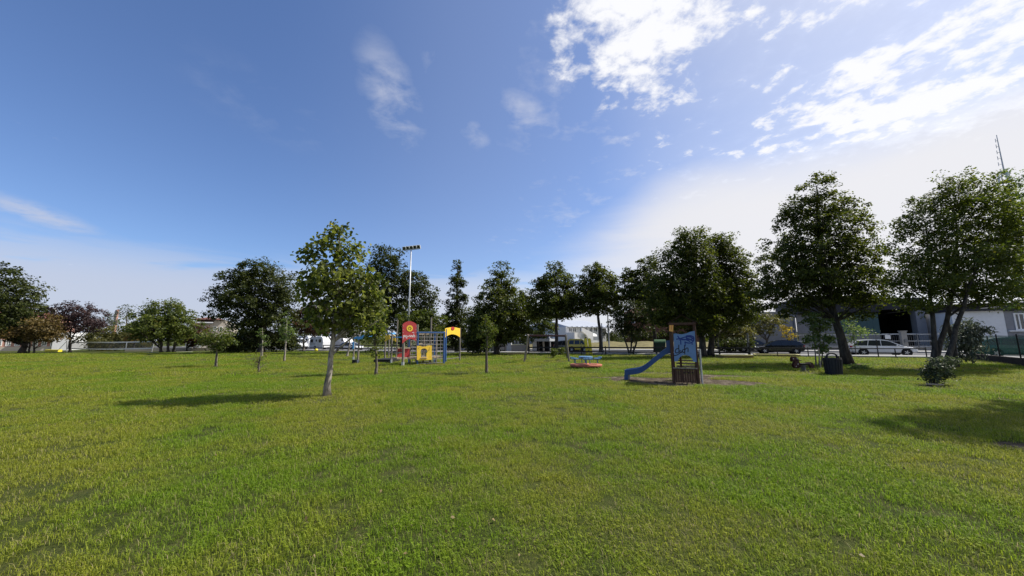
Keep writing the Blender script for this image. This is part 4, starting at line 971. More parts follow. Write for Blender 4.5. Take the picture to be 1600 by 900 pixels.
# yellow arch gate on the right
pk, tk = post(cf, 695.9, 514, 566.3, mat='blue_paint', wd_=0.12, foot=False); pl, tl = post(cf, 718.2, 512, 563.5, wd_=0.11, foot=False)
AL = line_two(pk, pl); AL = Line(AL.c - .09, AL.k); NA = AL.n
ga = [(695.4, 527.8), (695.6, 513.4)] + [(695.8 + 23 * i / 10, 513.2 - 1.9 * math.sin(PI * i / 10)) for i in range(1, 10)] + [(719, 513.2), (719, 527.6)]
ga += [(719 - 23.6 * i / 12, 527.6 - 5.4 * math.sin(PI * i / 12) ** 0.8) for i in range(1, 12)]
mb = MB(); mb.plate([ga], lambda a, b: AL.hit(a, b), tuple(NA * 0.03)); yg = mb.build('arch_panel', M['yellow'], cf); yg['label'] = 'yellow arched board of the right gate'
mb = MB(); mb.plate([[(707.2 + 2.6 * math.cos(a), 513.2 + 2.6 * math.sin(a)) for a in np.linspace(0, 2 * PI, 20)[:-1]]], lambda a, b: AL.hit(a, b) - NA * .03, tuple(NA * 0.028)); mb.build('knob', M['red'], yg)['label'] = 'round red boss'
for zz in (0.22, 0.62):
    mb = MB(); mb.beam((pk.x, pk.y, zz), (pl.x, pl.y, zz), 0.04, 0.04); mb.build('low_rail', M['galv_dark'], cf)

# ------------------------------------------------------------------ swing
sw = thing('swing', 'empty wooden swing frame with a long dark-red beam and slanting legs', 'swing', G(853, 563))
def ys(px, py): g = G(px, py); return g
La, Lb = G(819, 565.5), G(826, 561); Ra, Rb = G(889.5, 566), G(884, 561)
Ym = (La.y + Ra.y) / 2
ltop = W(825.5, 524.5, Ym - .1); rtop = W(884, 524.8, Ym - .1)
for base_, top_ in ((G(819, 565.5), ltop + Vector((0, -.05, 0))), (G(820.5, 562.2), ltop + Vector((0, .12, 0))), (G(889.5, 565.5), rtop + Vector((0, -.05, 0))), (G(886.5, 560), rtop + Vector((0, .12, 0)))):
    mb = MB(); mb.beam(base_ - Vector((0, 0, .05)), top_ + Vector((0, 0, .05)), 0.12, 0.12, 0.25); l_ = mb.build('leg', M['wood_grey'], sw)
mb = MB(); mb.beam(ltop + Vector((0, 0.03, 0)), rtop + Vector((0.05, 0.03, 0)), 0.11, 0.12, 0.2); mb.build('beam', M['horse_red'], sw)['label'] = 'dark red cross beam'

# ------------------------------------------------------------------ roundabout
c = G(911, 577); c.y += 0.95; c.x = (911 - 800) / 560 * c.y * 1.012
ro = thing('roundabout', 'round red roundabout with blue seats round a small blue table', 'roundabout', c)
rx_ = (W(936, 575, c.y) - W(886.5, 575, c.y)).length / 2
mb = MB(); mb.lathe(c, [(rx_ * .97, .09), (rx_, .10), (rx_ + .005, .165), (rx_ * .985, .19), (rx_ * .3, .2), (.01, .201)], 40); mb.build('platform', M['terracotta'], ro)
mb = MB(); mb.lathe(c, [(rx_ * .90, 0.0), (rx_ * .92, .088)], 32); mb.build('base', M['black'], ro)
zt_ = W(911, 557, c.y).z
mb = MB(); mb.lathe(c + Vector((0, 0, .24)), [(.055, 0), (.045, .05), (.045, zt_ - .30), (.10, zt_ - .28)], 12); mb.build('column', M['steelblue'], ro)
mb = MB(); mb.lathe(c + Vector((0, 0, zt_ - .05)), [(.32, 0), (.36, .012), (.36, .05), (.34, .062), (.01, .064)], 28); mb.build('table_top', M['steelblue'], ro)
for k, an in enumerate((R(-90), R(-10), R(190), R(90))):
    d = Vector((math.cos(an), math.sin(an), 0)); sdv = Vector((-math.sin(an), math.cos(an), 0)); q = c + d * rx_ * .72; zs = zt_ - .13
    for sgn in (-1, 1):
        mb = MB(); mb.tube([q + sdv * sgn * .09 + Vector((0, 0, .24)), q + sdv * sgn * .09 + Vector((0, 0, zs))], .022, 8); mb.build('seat_leg', M['steelblue'], ro)
    mb = MB(); mb.plate([[(-.22, -.17), (.22, -.17), (.26, 0), (.22, .17), (-.22, .17), (-.26, 0)]], lambda a, b: q + sdv * a + d * b + Vector((0, 0, zs)), (0, 0, .05)); st = mb.build('seat', M['steelblue'], ro)
    bk_ = q + d * .17 + Vector((0, 0, zs))
    mb = MB(); mb.tube([bk_ + sdv * -.22 + d * -.12 + Vector((0, 0, .08)), bk_ + sdv * -.20 + Vector((0, 0, .10)), bk_ + d * .06 + Vector((0, 0, .10)), bk_ + sdv * .20 + Vector((0, 0, .10)), bk_ + sdv * .22 + d * -.12 + Vector((0, 0, .08))], .022, 6)
    mb.tube([bk_, bk_ + d * .06 + Vector((0, 0, .10))], .018, 6); mb.tube([bk_ + sdv * .15 - d * .05, bk_ + sdv * .19 + Vector((0, 0, .10))], .014, 5); mb.tube([bk_ - sdv * .15 - d * .05, bk_ - sdv * .19 + Vector((0, 0, .10))], .014, 5); mb.build('backrest', M['steelblue'], ro)

# ------------------------------------------------------------------ slide tower
f0 = G(1054, 598); KT = 0.48; CT = f0.y + KT * f0.x; DT = math.sqrt(1 + KT * KT)
sx = thing('slide_tower', 'small wooden play tower with pale blue graffiti panel and a blue slide on its left', 'play equipment', G(1073, 598))
def TL(d): return Line(CT + d * DT, KT)
T0 = TL(0); UT, NTw = T0.u, T0.n
sL, _ = T0.sz(1053, 597); sR, _ = T0.sz(1091.5, 597); DP = .85
ztop = T0.hit(1075, 503).z
def TP(s, z, d=0.0): return T0.pt(s, z, d)
def tbox(s0, s1, z0, z1, d0, d1): mb = MB(); obox(mb, T0, s0, s1, z0, z1, d0, d1); return mb
for s_, d_ in ((sL, 0), (sR, 0), (sL, DP), (sR, DP)):
    mb = MB(); mb.beam(TP(s_, -.05, d_), TP(s_, ztop + .02, d_), .095, .095, .2, up=tuple(NTw)); mb.build('post', M['wood_dark'], sx)
zr = TL(-.1).hit(1072, 491.5).z; sm_ = (sL + sR) / 2; hw_ = (sR - sL) / 2 + .13
for sgn in (-1, 1):
    for i in range(6):
        u0 = i / 6; u1 = (i + .93) / 6; a0, a1 = sm_ + sgn * hw_ * u0, sm_ + sgn * hw_ * u1; za = zr - (zr - ztop + .06) * u0; zb = zr - (zr - ztop + .06) * u1; P8 = []
        for dz in (0, .022): P8 += [TP(a0, za + dz, -.1), TP(a1, zb + dz, -.1), TP(a1, zb + dz, DP + .1), TP(a0, za + dz, DP + .1)]
        mb = MB(); mb.add(P8, [(0, 3, 2, 1), (4, 5, 6, 7), (0, 1, 5, 4), (1, 2, 6, 5), (2, 3, 7, 6), (3, 0, 4, 7)]); mb.build('roof_plank', M['wood_black'], sx)
for d_ in (-.06, DP + .06):
    mb = MB(); mb.beam(TP(sL - .05, ztop - .06, d_), TP(sR + .05, ztop - .06, d_), .04, .08); mb.build('cross_beam', M['wood_dark'], sx)
PF = TL(-.08)
bp = [(1052.4, 521.6), (1056, 521), (1061, 522), (1066, 522.2), (1072, 521), (1078, 518.6), (1085.5, 517), (1088.5, 565.8)]
bp += [(1083, 565), (1081.6, 561), (1079, 557.5), (1075, 555.4), (1071, 554.6), (1067, 555.2), (1063, 557.6), (1060, 561.5), (1059, 564.6), (1053.6, 564.6)]
mb = MB(); mb.plate([bp], lambda a, b: PF.hit(a, b), tuple(NTw * .028)); bpo = mb.build('front_panel', M['blue_panel'], sx); bpo['label'] = 'pale blue panel with spray-painted writing'
strokes('graffiti_tag', [[(1060, 544.6), (1056.4, 545.6), (1055.2, 549), (1056.6, 551.4), (1060, 550.6), (1061.5, 547)], [(1060.6, 539), (1060.8, 547), (1062.6, 551.4)], [(1063.4, 547.6), (1064.8, 550.6), (1066, 550)], [(1069.4, 545.8), (1067, 546.6), (1066.4, 549), (1068, 550.6), (1070, 549.4), (1070.2, 545.8)],
                         [(1069.6, 539.6), (1069.8, 548), (1070, 553.2)], [(1070.2, 546.4), (1073, 543.8), (1075, 544.6), (1075, 549.6)], [(1053.6, 555.6), (1058, 554.6), (1062, 552), (1065, 550)]], PF, 1.35, 'ink_black', bpo)
strokes('graffiti_scribble', [[(1059, 525), (1062, 529), (1068, 531), (1076, 530), (1082, 532), (1084.2, 528.6), (1082, 525.6), (1076, 525.4), (1072, 527.5), (1076, 530.6), (1082, 529), (1079, 526.4)], [(1057, 530), (1064, 528.6), (1072, 526.4), (1080, 527), (1084, 531), (1081, 535), (1076, 536), (1070, 534.6)],
                              [(1062, 531.5), (1064, 530), (1071, 530.6), (1078, 533.4)], [(1063.6, 532), (1063.8, 538)], [(1070.4, 534), (1070.6, 540.5)], [(1081, 535), (1081.6, 538)], [(1072, 525), (1079, 524.4), (1084, 526.6)], [(1073, 528.4), (1081, 530.8)]], PF, 1.7, 'ink_blue', bpo)
zs0 = T0.hit(1070, 575.5).z
mb = MB(); mb.beam(TP(sL, zs0 + .01, -.09), TP(sR, zs0 + .01, -.09), .05, .04); mb.build('sill', M['wood_grey'], sx)
nb_ = 9
for i in range(nb_):
    u = sL + .055 + (sR - sL - .11) * (i + .5) / nb_; h2 = (sR - sL - .11) / nb_ * .47
    tbox(u - h2, u + h2, .03, zs0 - .012, -.075 - .004 * (i % 2), -.045).build('plank', M['wood_dark'], sx)
for px in (1069, 1076, 1082):
    c2 = TL(-.0815).hit(px, 582.5); mb = MB(); mb.tube([c2, c2 + NTw * .003], .024, 12); mb.build('peep_hole', M['black'], sx)
for i in range(5):
    z = .30 + i * .105; mb = MB(); mb.beam(TP(sL + .10, z, DP), TP(sR, z, DP), .025, .055); mb.build('back_slat', M['wood_grey'], sx)
mb = MB(); mb.beam(TP(sL + .25, 0, DP - .05), TP(sL + .25, .9, DP - .05), .06, .05); mb.build('inner_post', M['wood_dark'], sx)
zd = TL(.3).hit(1045, 551).z
for i in range(7): 
    d_ = .04 + (DP - .08) * (i + .5) / 7; tbox(sL + .03, sR - .03, zd - .03, zd, d_ - .052, d_ + .052).build('deck_plank', M['wood_dark'], sx)
PO = TL(-.07)
mb = MB(); mb.plate([[(1046, 505), (1052.4, 504.6), (1051.8, 518.2), (1045.4, 517.4)]], lambda a, b: PO.hit(a, b), tuple(NTw * .03)); ob = mb.build('side_board', M['orange'], sx); ob['label'] = 'small orange board at the left post'
strokes('graffiti_tag', [[(1050.2, 506.5), (1049.6, 511), (1048.8, 515)]], PO, .5, 'red', ob)
LA0, LA1 = TL(.05).hit(1093.5, 546), TL(.05).hit(1097, 590); LA1.z = 0
LB0, LB1_ = LA0 + NTw * .7, LA1 + NTw * .7
for a, b in ((LA0, LA1), (LB0, LB1_)): mb = MB(); mb.tube([a, b], .028, 8); mb.build('ladder_pole', M['galv'], sx)
for i in range(4): f_ = .2 + .2 * i; mb = MB(); mb.tube([LA1.lerp(LA0, f_), LB1_.lerp(LB0, f_)], .018, 6); mb.build('rung', M['galv'], sx)
# blue slide
ds0, ws = .12, .24
PSl = TL(ds0)
prof = [(1050, 550.5), (1044, 550.5), (1038, 553), (1024, 564), (1010, 575), (1002, 580), (994, 582.3), (984, 583.6), (976, 584.6)]
P3 = [Vector((PSl.sz(a, b)[0], PSl.sz(a, b)[1], 0)) for a, b in prof]
def smooth_path(P, k=4):
    out = []
    for i in range(len(P) - 1):
        p0 = P[max(i - 1, 0)]; p1 = P[i]; p2 = P[i + 1]; p3 = P[min(i + 2, len(P) - 1)]
        for j in range(k):
            f_ = j / k; out.append(0.5 * ((2 * p1) + (p2 - p0) * f_ + (2 * p0 - 5 * p1 + 4 * p2 - p3) * f_ ** 2 + (3 * p1 - p0 - 3 * p2 + p3) * f_ ** 3))
    out.append(P[-1]); return out
SP = smooth_path(P3)
mb = MB(); vs = []
for i, p_ in enumerate(SP):
    s_, z_ = p_.x, p_.y; hh = .15 + (.12 if i < 6 else 0)
    for d_, dz in ((0, -.05), (0, hh), (.03, hh + .01), (.04, .03), (.08, 0), (2 * ws - .08, 0), (2 * ws - .04, .03), (2 * ws - .03, hh + .01), (2 * ws, hh), (2 * ws, -.05)): vs.append(PSl.pt(s_, z_ + dz, d_))
n_ = 10; k_ = len(SP)
mb.add(vs, [(i * n_ + k, i * n_ + (k + 1) % n_, (i + 1) * n_ + (k + 1) % n_, (i + 1) * n_ + k) for i in range(k_ - 1) for k in range(n_)] + [tuple(range(n_)), tuple(reversed(range((k_ - 1) * n_, k_ * n_)))])
sl_o = mb.build('slide', M['blue_slide'], sx); sl_o['label'] = 'blue slide chute'
e_ = SP[-1]
mb = MB(); obox(mb, PSl, e_.x - .02, e_.x + .12, .02, e_.y - .02, -.005, 2 * ws + .005); mb.build('slide_foot', M['blue_slide'], sx)
for dd in (-.015, 2 * ws - .015):
    mb = MB(); mb.plate([[(1040.5, 532.5), (1047.8, 531.4), (1048.8, 552), (1041, 552)]], lambda a, b: PSl.hit(a, b) + NTw * dd, tuple(NTw * .03)); mb.build('slide_guard', M['blue_slide'], sx)

# ------------------------------------------------------------------ sandbox boards (low yellow frames near the fence)
def low_frame(name, label, px0, px1, py0, py1, h, mat='yellow', ends=True, depth=1.3, group=None, cat='sandbox'):
    a = G(px0, py0); b = G(px1, py1); c = (a + b) / 2
    r = thing(name, label, cat, c, 0, group)
    d = (b - a).normalized(); n2 = Vector((-d.y, d.x, 0))
    for k, (p0, p1) in enumerate(((a, b), (b, b + n2 * depth), (b + n2 * depth, a + n2 * depth), (a + n2 * depth, a))):
        mb = MB(); mb.beam(p0 + Vector((0, 0, h / 2)), p1 + Vector((0, 0, h / 2)), .06, h, .05); mb.build('side_board', M['wood_pale' if mat != 'yellow' else 'yellow'] if k in (0, 2) and False else M['wood_yellow'], r)
        mb = MB(); mb.beam(p0 + Vector((0, 0, h + .018)), p1 + Vector((0, 0, h + .018)), .13, .035, .15); mb.build('top_board', M['line_yellow'], r)
    return r
M['wood_yellow'] = solid('weathered_ochre_board', (0.26, 0.19, 0.07), 0.85, 0.2, 3, 0.3, stretch=(0.6, 4, 4), dirt=0.4)
M['line_yellow'] = solid('faded_yellow_cap_board', (0.55, 0.50, 0.20), 0.7, 0.15, 3, 0.2, stretch=(0.6, 4, 4))
low_frame('sandbox', 'low yellow-edged wooden sandbox right of the slide tower', 1132, 1177, 560.5, 560.5, .22)
low_frame('sandbox', 'low wooden sandbox edge in front of the black car', 1181, 1250, 557, 558, .14)
low_frame('sandbox', 'low ochre sandbox between the cone-shaped tree and the swing', 793, 819, 555, 555, .20)

# ------------------------------------------------------------------ spring horse
hc = G(1256, 580.5)
hr = thing('spring_rider', 'dark red horse-shaped spring rider on a grey coil, left of the litter bin', 'spring rider', hc)
YH = hc.y
horse = [(1236.2, 560.5), (1236.6, 558.2), (1239, 557), (1242, 557.4), (1245, 559.6), (1246.6, 562.6), (1247.2, 566), (1248.6, 568.2), (1252, 568.6), (1258.5, 568.2), (1261, 566.4), (1264.5, 565.6), (1268, 567), (1270.2, 570.2), (1270.6, 573.6), (1269.2, 575.2), (1267.4, 575), (1265.6, 572), (1263, 569.6), (1259, 570), (1251, 570.4), (1248.6, 573), (1246, 575), (1242, 575.2), (1239.2, 573), (1238.6, 569.6), (1240, 567), (1241, 564.6), (1240.4, 563.2), (1238.4, 565.4), (1236.6, 565)]
for k, yy in enumerate((YH - .07, YH + .05)):
    mb = MB(); mb.plate([horse], lambda a, b: Vector((W(a, b, YH).x, yy, W(a, b, YH).z)), (0, .03, 0)); ho = mb.build('horse_board', M['horse_red'], hr)
    if k == 0:
        for px, py in ((1237.8, 560.4), (1243.8, 560.2), (1245, 568.6), (1242.2, 572.3), (1263.6, 568.2)):
            c2 = W(px, py, YH); c2.y = yy - .004; mb = MB(); mb.tube([c2, c2 + Vector((0, .006, 0))], .022, 8); mb.build('bolt_cap', M['galv'], ho)
c2 = W(1255.5, 568.8, YH); mb = MB(); mb.box((c2.x - .2, YH - .13, c2.z - .02), (c2.x + .2, YH + .13, c2.z + .03)); mb.build('seat', M['black'], hr)
c3 = W(1243.5, 562.5, YH); mb = MB(); mb.tube([(c3.x, YH - .32, c3.z), (c3.x, YH + .3, c3.z)], .018, 8); mb.build('handle', M['black'], hr)
c4 = W(1247, 572.5, YH); mb = MB(); mb.tube([(c4.x, YH - .30, c4.z), (c4.x, YH + .28, c4.z)], .018, 8); mb.build('foot_rest', M['black'], hr)
cc = W(1255.5, 580, YH); zt2 = c2.z - .03; pts = [(cc.x + .085 * math.cos(i * .55), YH + .085 * math.sin(i * .55), .03 + (zt2 - .03) * i / 60) for i in range(61)]
mb = MB(); mb.tube(pts, .02, 6); mb.build('spring', M['galv_dark'], hr, smooth=True)
mb = MB(); mb.lathe((cc.x, YH, -.01), [(.16, 0), (.16, .035), (.02, .04)], 16); mb.build('base_plate', M['galv_dark'], hr)

# ------------------------------------------------------------------ litter bin
bc = G(1303.5, 587); YB_ = bc.y + .28; bc = Vector((W(1303.5, 587, YB_).x, YB_, 0))
bn = thing('litter_bin', 'dark tapered litter bin with an arched hood at the foot of the leaning linden', 'litter bin', bc)
rt = (W(1317.5, 560, YB_) - W(1288.5, 560, YB_)).length / 2 * .78; zb1 = W(1303, 559, YB_).z; rb = rt * .86
mb = MB(); mb.lathe(bc, [(rb * .92, 0), (rb, .03), (rt * .98, zb1 - .05), (rt, zb1 - .045), (rt, zb1), (rt * .92, zb1), (rt * .9, zb1 - .04), (.05, zb1 - .06)], 28); mb.build('body', M['bin'], bn, smooth=False)
for i in range(20):
    a = i * 2 * PI / 20; d = Vector((math.cos(a), math.sin(a), 0)); mb = MB(); mb.beam(bc + d * (rb + .012) + Vector((0, 0, .04)), bc + d * (rt + .006) + Vector((0, 0, zb1 - .06)), .05, .016, .1, up=tuple(d)); mb.build('stave', M['bin'], bn)
zh = W(1303, 551.6, YB_).z
mb = MB(); mb.tube([bc + Vector((-rt * .72, 0, zb1 - .02)), bc + Vector((-rt * .66, 0, zb1 + (zh - zb1) * .55)), bc + Vector((-rt * .35, 0, zh - .02)), bc + Vector((0, 0, zh)), bc + Vector((rt * .35, 0, zh - .02)), bc + Vector((rt * .66, 0, zb1 + (zh - zb1) * .55)), bc + Vector((rt * .72, 0, zb1 - .02))], .035, 8); mb.build('hoop', M['bin'], bn, smooth=True)
for sgn in (-1, 1):
    mb = MB(); mb.tube([bc + Vector((sgn * rt * .97, 0, zb1 - .05)), bc + Vector((sgn * rt * .93, 0, zb1 + .06))], .02, 8); mb.build('lug', M['bin'], bn)

# white board below the rose bush, pale fence post by the shrub
a = G(1449, 602.5); b = G(1473, 603.5)
tt_ = thing('board', 'short pale board lying at the foot of the rose bush', 'board', (a + b) / 2)
mb = MB(); mb.beam(a + Vector((0, 0, .05)), b + Vector((0, 0, .05)), .16, .035, .1); mb.build('plank', M['wood_pale'], tt_)
g = G(1282.5, 575); t5 = W(1282, 543, g.y); st = thing('stake', 'thin pale stake between the light-green shrub and the litter bin', 'stake', g); mb = MB(); mb.tube([g, (g.x, g.y, t5.z)], .025, 8); mb.build('rod', M['wood_pale'], st)
for px, pt, pb_, lab in ((335.5, 551, 573, 'thin stake tied to the round-headed sapling'), (442.7, 554, 565.5, 'dark short stake at the tall thin sapling'), (758.8, 545, 583.5, 'dark stake at the thin fastigiate young tree')):
    g = G(px, pb_); t5 = W(px, pt, g.y); st = thing('tree_stake', lab, 'stake', g); mb = MB(); mb.beam(g, (g.x + .01, g.y, t5.z), .05, .05, .2); mb.build('pole', M['wood_grey' if px < 340 else 'bark_dark'], st)

# ------------------------------------------------------------------ fences
def rail_fence(label, pts_px, rails, post_h, rail_w=.07, post_w=.09, name='rail_fence', mat='iron', group=None):
    """pts: (px, base py) of the posts; rails: heights of the rails"""
    P_ = [G(*q) for q in pts_px]
    r = thing(name, label, 'fence', P_[0], 0, group)
    for i, q in enumerate(P_):
        h = post_h[i] if hasattr(post_h, '__len__') else post_h
        mb = MB(); mb.beam(q - Vector((0, 0, .05)), q + Vector((0, 0, h)), post_w, post_w, .15); mb.build('post', M[mat], r)
    for i in range(len(P_) - 1):
        d = (P_[i + 1] - P_[i]).normalized(); n2 = Vector((d.y, -d.x, 0)) * .02
        for z in rails:
            mb = MB(); mb.beam(P_[i] + n2 + Vector((0, 0, z)), P_[i + 1] + n2 + Vector((0, 0, z)), .05, rail_w, .1); mb.build('rail', M[mat], r)
    return r
def base_on(k0, c0, px): # where a fence line Y = c0 - k0 x meets the picture column px
    L = Line(c0, k0); p = L.hit(px, 540); p.z = 0; return p
FL = line_two(G(1124, 556), G(1370, 558.0)) if False else Line(36.6, 0.385)
def fence_on(label, L, cols, rails, h, **kw):
    P_ = []
    for px in cols:
        p = L.hit(px, 545); p.z = 0; P_.append(p)
    r = thing(kw.get('name', 'rail_fence'), label, 'fence', P_[0], 0, kw.get('group'))
    for i, q in enumerate(P_):
        hh = h[i] if hasattr(h, '__len__') else h
        mb = MB(); mb.beam(q - Vector((0, 0, .05)), q + Vector((0, 0, hh)), kw.get('pw', .09), kw.get('pw', .09), .15); mb.build('post', M[kw.get('mat', 'iron')], r)
        if i:
            for z in rails:
                n2 = -L.n * .05; mb = MB(); mb.beam(P_[i - 1] + n2 + Vector((0, 0, z)), q + n2 + Vector((0, 0, z)), .05, kw.get('rw', .12), .1); mb.build('rail', M[kw.get('mat', 'iron')], r)
    return r
fence_on('long low two-rail brown fence between the lawn and the street', FL, [826, 866, 908, 946, 990, 1035, 1080, 1124, 1171], (.30, .68), .80)
fence_on('single dark top-rail fence in front of the black and the white car', FL, [1171, 1214, 1262, 1316, 1371, 1398, 1446], (.66,), [1.1, .75, .75, .75, 1.30, .70, .75], pw=.055, rw=.07)
fence_on('dark two-rail barrier between the climbing frame and the swing', Line(40.5, .42), [700, 723, 755, 789], (.22, .70), .74)
fence_on('dark rail barrier behind the left posts of the climbing frame', Line(41.5, .42), [505, 535, 565, 598, 632, 665], (.35, .75), .80)
# tall thin poles at the fence
for px, yt, yb, lab, rr in ((1124, 500, 556, 'thin dark pole rising from the rail fence right of the double-crowned linden', .035), (1171, 520, 553, 'short thick grey pole at the left end of the black car', .09), (941, 505, 553, 'thin pole just left of the curved street lamp', .05)):
    L = FL; q = L.hit(px, 545); q.z = 0; q = q + L.n * .25
    r = thing('pole', lab, 'pole', q); top = W(px, yt, q.y); mb = MB(); mb.tube([q, (q.x, q.y, top.z)], [rr, rr * .8], 10); mb.build('shaft', M['galv_dark'], r)
# low dark wall with green netting at the right
wa, wb = G(1514, 561), G(1640, 575)
lw = thing('low_wall', 'low dark brown wall at the right edge below the green netting', 'wall', (wa + wb) / 2)
d = (wb - wa).normalized(); n2 = Vector((-d.y, d.x, 0))
if n2.y < 0: n2 = -n2
zw = .40
nseg = 9
for i in range(nseg):
    p0 = wa + (wb - wa) * (i / nseg) ; p1 = wa + (wb - wa) * ((i + .985) / nseg)
    mb = MB(); mb.beam(p0 + Vector((0, 0, zw / 2 - .04)), p1 + Vector((0, 0, zw / 2 - .04)), .22, zw + .02, .04); mb.build('wall_block', M['kerb_wall'], lw)
nf = thing('netting_fence', 'see-through green shade netting on posts in front of the parked green-looking car', 'fence', (wa + wb) / 2)
wa2, wb2 = wa + n2 * .05, wb + n2 * .05
for i in range(5):
    q = wa2 + (wb2 - wa2) * i / 4; mb = MB(); mb.beam(q + Vector((0, 0, zw - .05)), q + Vector((0, 0, 1.62)), .05, .05, .2); mb.build('post', M['iron'], nf)
    if i < 4:
        q2 = wa2 + (wb2 - wa2) * (i + 1) / 4; mb = MB()
        nn = 10
        for k in range(nn):
            a_ = q + (q2 - q) * k / nn; b2 = q + (q2 - q) * (k + 1) / nn; ofs = lambda u: n2 * (.02 * math.sin(u * 1.9) - .05)
            zt_l, zt_r = 1.56 - .03 * math.sin(PI * k / nn), 1.56 - .03 * math.sin(PI * (k + 1) / nn)
            mb.add([a_ + ofs(k) + Vector((0, 0, zw + .02)), b2 + ofs(k + 1) + Vector((0, 0, zw + .02)), b2 + ofs(k + 1) + Vector((0, 0, zt_r)), a_ + ofs(k) + Vector((0, 0, zt_l))], [(0, 1, 2, 3)])
        mb.build('netting', M['green_net'], nf)

# ------------------------------------------------------------------ lamps and masts
def mast(name, label, cat, px, py_base, py_top, Y, r0, r1, mat='galv'):
    q = W(px, py_base, Y); q.z = 0; r = thing(name, label, cat, q); top = W(px, py_top, Y).z
    mb = MB(); mb.tube([q - Vector((0, 0, .05)), (q.x, q.y, top)], [r0, r1], 14); mb.build('pole', M[mat], r, smooth=True); return r, Vector((q.x, q.y, top))
fm, ft = mast('floodlight_mast', 'tall pale floodlight mast with a row of five lamps above the climbing frame', 'floodlight', 637, 548, 390, 37, .095, .06)
ft = Vector((W(637, 548, 37).x, 37, W(639, 390, 37).z))
ax_ = Vector((1, -.25, .04)).normalized()
mb = MB(); mb.beam(ft - ax_ * .8 + Vector((0, 0, .0)), ft + ax_ * .95, .10, .10, .2); mb.build('cross_arm', M['galv'], fm)
for i in range(5):
    c2 = ft + ax_ * (-.80 + i * .42) + Vector((0, -.1, .16)); nrm = Vector((-.1, -.88, -.45)).normalized(); upv = (Vector((0, 0, 1)) - nrm * nrm.z).normalized(); sdv = upv.cross(nrm)
    mb = MB(); mb.plate([[(-.20, -.20), (.20, -.20), (.17, .20), (-.17, .20)]], lambda a, b: c2 + sdv * a + upv * b, tuple(-nrm * .14)); h_ = mb.build('lamp_head', M['galv'], fm)
    mb = MB(); mb.plate([[(-.13, -.165), (.13, -.165), (.11, .165), (-.11, .165)]], lambda a, b: c2 + nrm * .008 + sdv * a + upv * b, tuple(-nrm * .006)); mb.build('lamp_glass', M['glass'], h_)
sq = W(952, 547, 38.5); sq.z = 0
sl_ = thing('street_lamp', 'grey street lamp with a curved top right of the leaning linden in the row', 'street lamp', sq)
zl = W(950, 440, 38.5).z; hook = [Vector((sq.x, sq.y, -.05)), Vector((sq.x, sq.y, zl * .5)), Vector((sq.x - .02, sq.y, zl - .9)), Vector((sq.x + .08, sq.y, zl - .3)), Vector((sq.x + .45, sq.y, zl - .03)), Vector((sq.x + .95, sq.y, zl))]
mb = MB(); mb.tube(smooth_path(hook, 5), [.08] * 5 + [.06] * 16 + [.045] * 5, 10); mb.build('pole', M['galv'], sl_, smooth=True)
mb = MB(); mb.beam(hook[-1] - Vector((.05, 0, .02)), hook[-1] + Vector((.55, 0, .03)), .22, .11, .3); mb.build('lamp_head', M['galv'], sl_)
# lattice antenna mast at the far right, standing behind the industrial hall
YA2 = 62.0; q = W(1573, 300, YA2); tp_ = W(1557, 211, YA2); x0 = q.x; xt = tp_.x
am = thing('antenna_mast', 'thin white antenna mast rising above the trees at the upper right', 'antenna mast', (xt, YA2, 0))
zm, zt3 = W(1570, 265, YA2).z, tp_.z
mb = MB()
for k in range(3):
    a = k * 2 * PI / 3; mb.tube([(xt + .9 * math.cos(a), YA2 + .9 * math.sin(a), 0), (xt + .35 * math.cos(a), YA2 + .35 * math.sin(a), zm)], .07, 6)
    for j in range(22):
        f1, f2 = j / 22, (j + 1) / 22; r1, r2 = .9 - .55 * f1, .9 - .55 * f2; a2 = a + 2 * PI / 3
        mb.tube([(xt + r1 * math.cos(a), YA2 + r1 * math.sin(a), zm * f1), (xt + r2 * math.cos(a2), YA2 + r2 * math.sin(a2), zm * f2)], .03, 4)
o = mb.build('lattice', M['galv'], am); o['kind'] = 'stuff'
mb = MB(); mb.tube([(xt, YA2, zm - 1), (xt, YA2, zt3)], [.11, .05], 8); mb.build('rod', M['galv'], am)
for i in range(5):
    z = zm + (zt3 - zm) * (.15 + .17 * i); mb = MB(); mb.tube([(xt, YA2, z), (xt - .75 + .09 * i, YA2, z + .05)], .035, 6); mb.tube([(xt - .75 + .09 * i, YA2, z - .3), (xt - .75 + .09 * i, YA2, z + .4)], .04, 6); mb.build('side_antenna', M['galv'], am)
for i in range(3):
    a = i * 2.1; mb = MB(); mb.box((xt + .7 * math.cos(a) - .12, YA2 + .7 * math.sin(a) - .08, zm - 2.2), (xt + .7 * math.cos(a) + .12, YA2 + .7 * math.sin(a) + .08, zm - .6)); mb.build('panel_antenna', M['white'], am)
mb = MB(); mb.lathe((xt, YA2, zm - 2.4), [(.95, 0), (.95, .08), (.3, .09)], 16); mb.build('platform', M['galv_dark'], am)

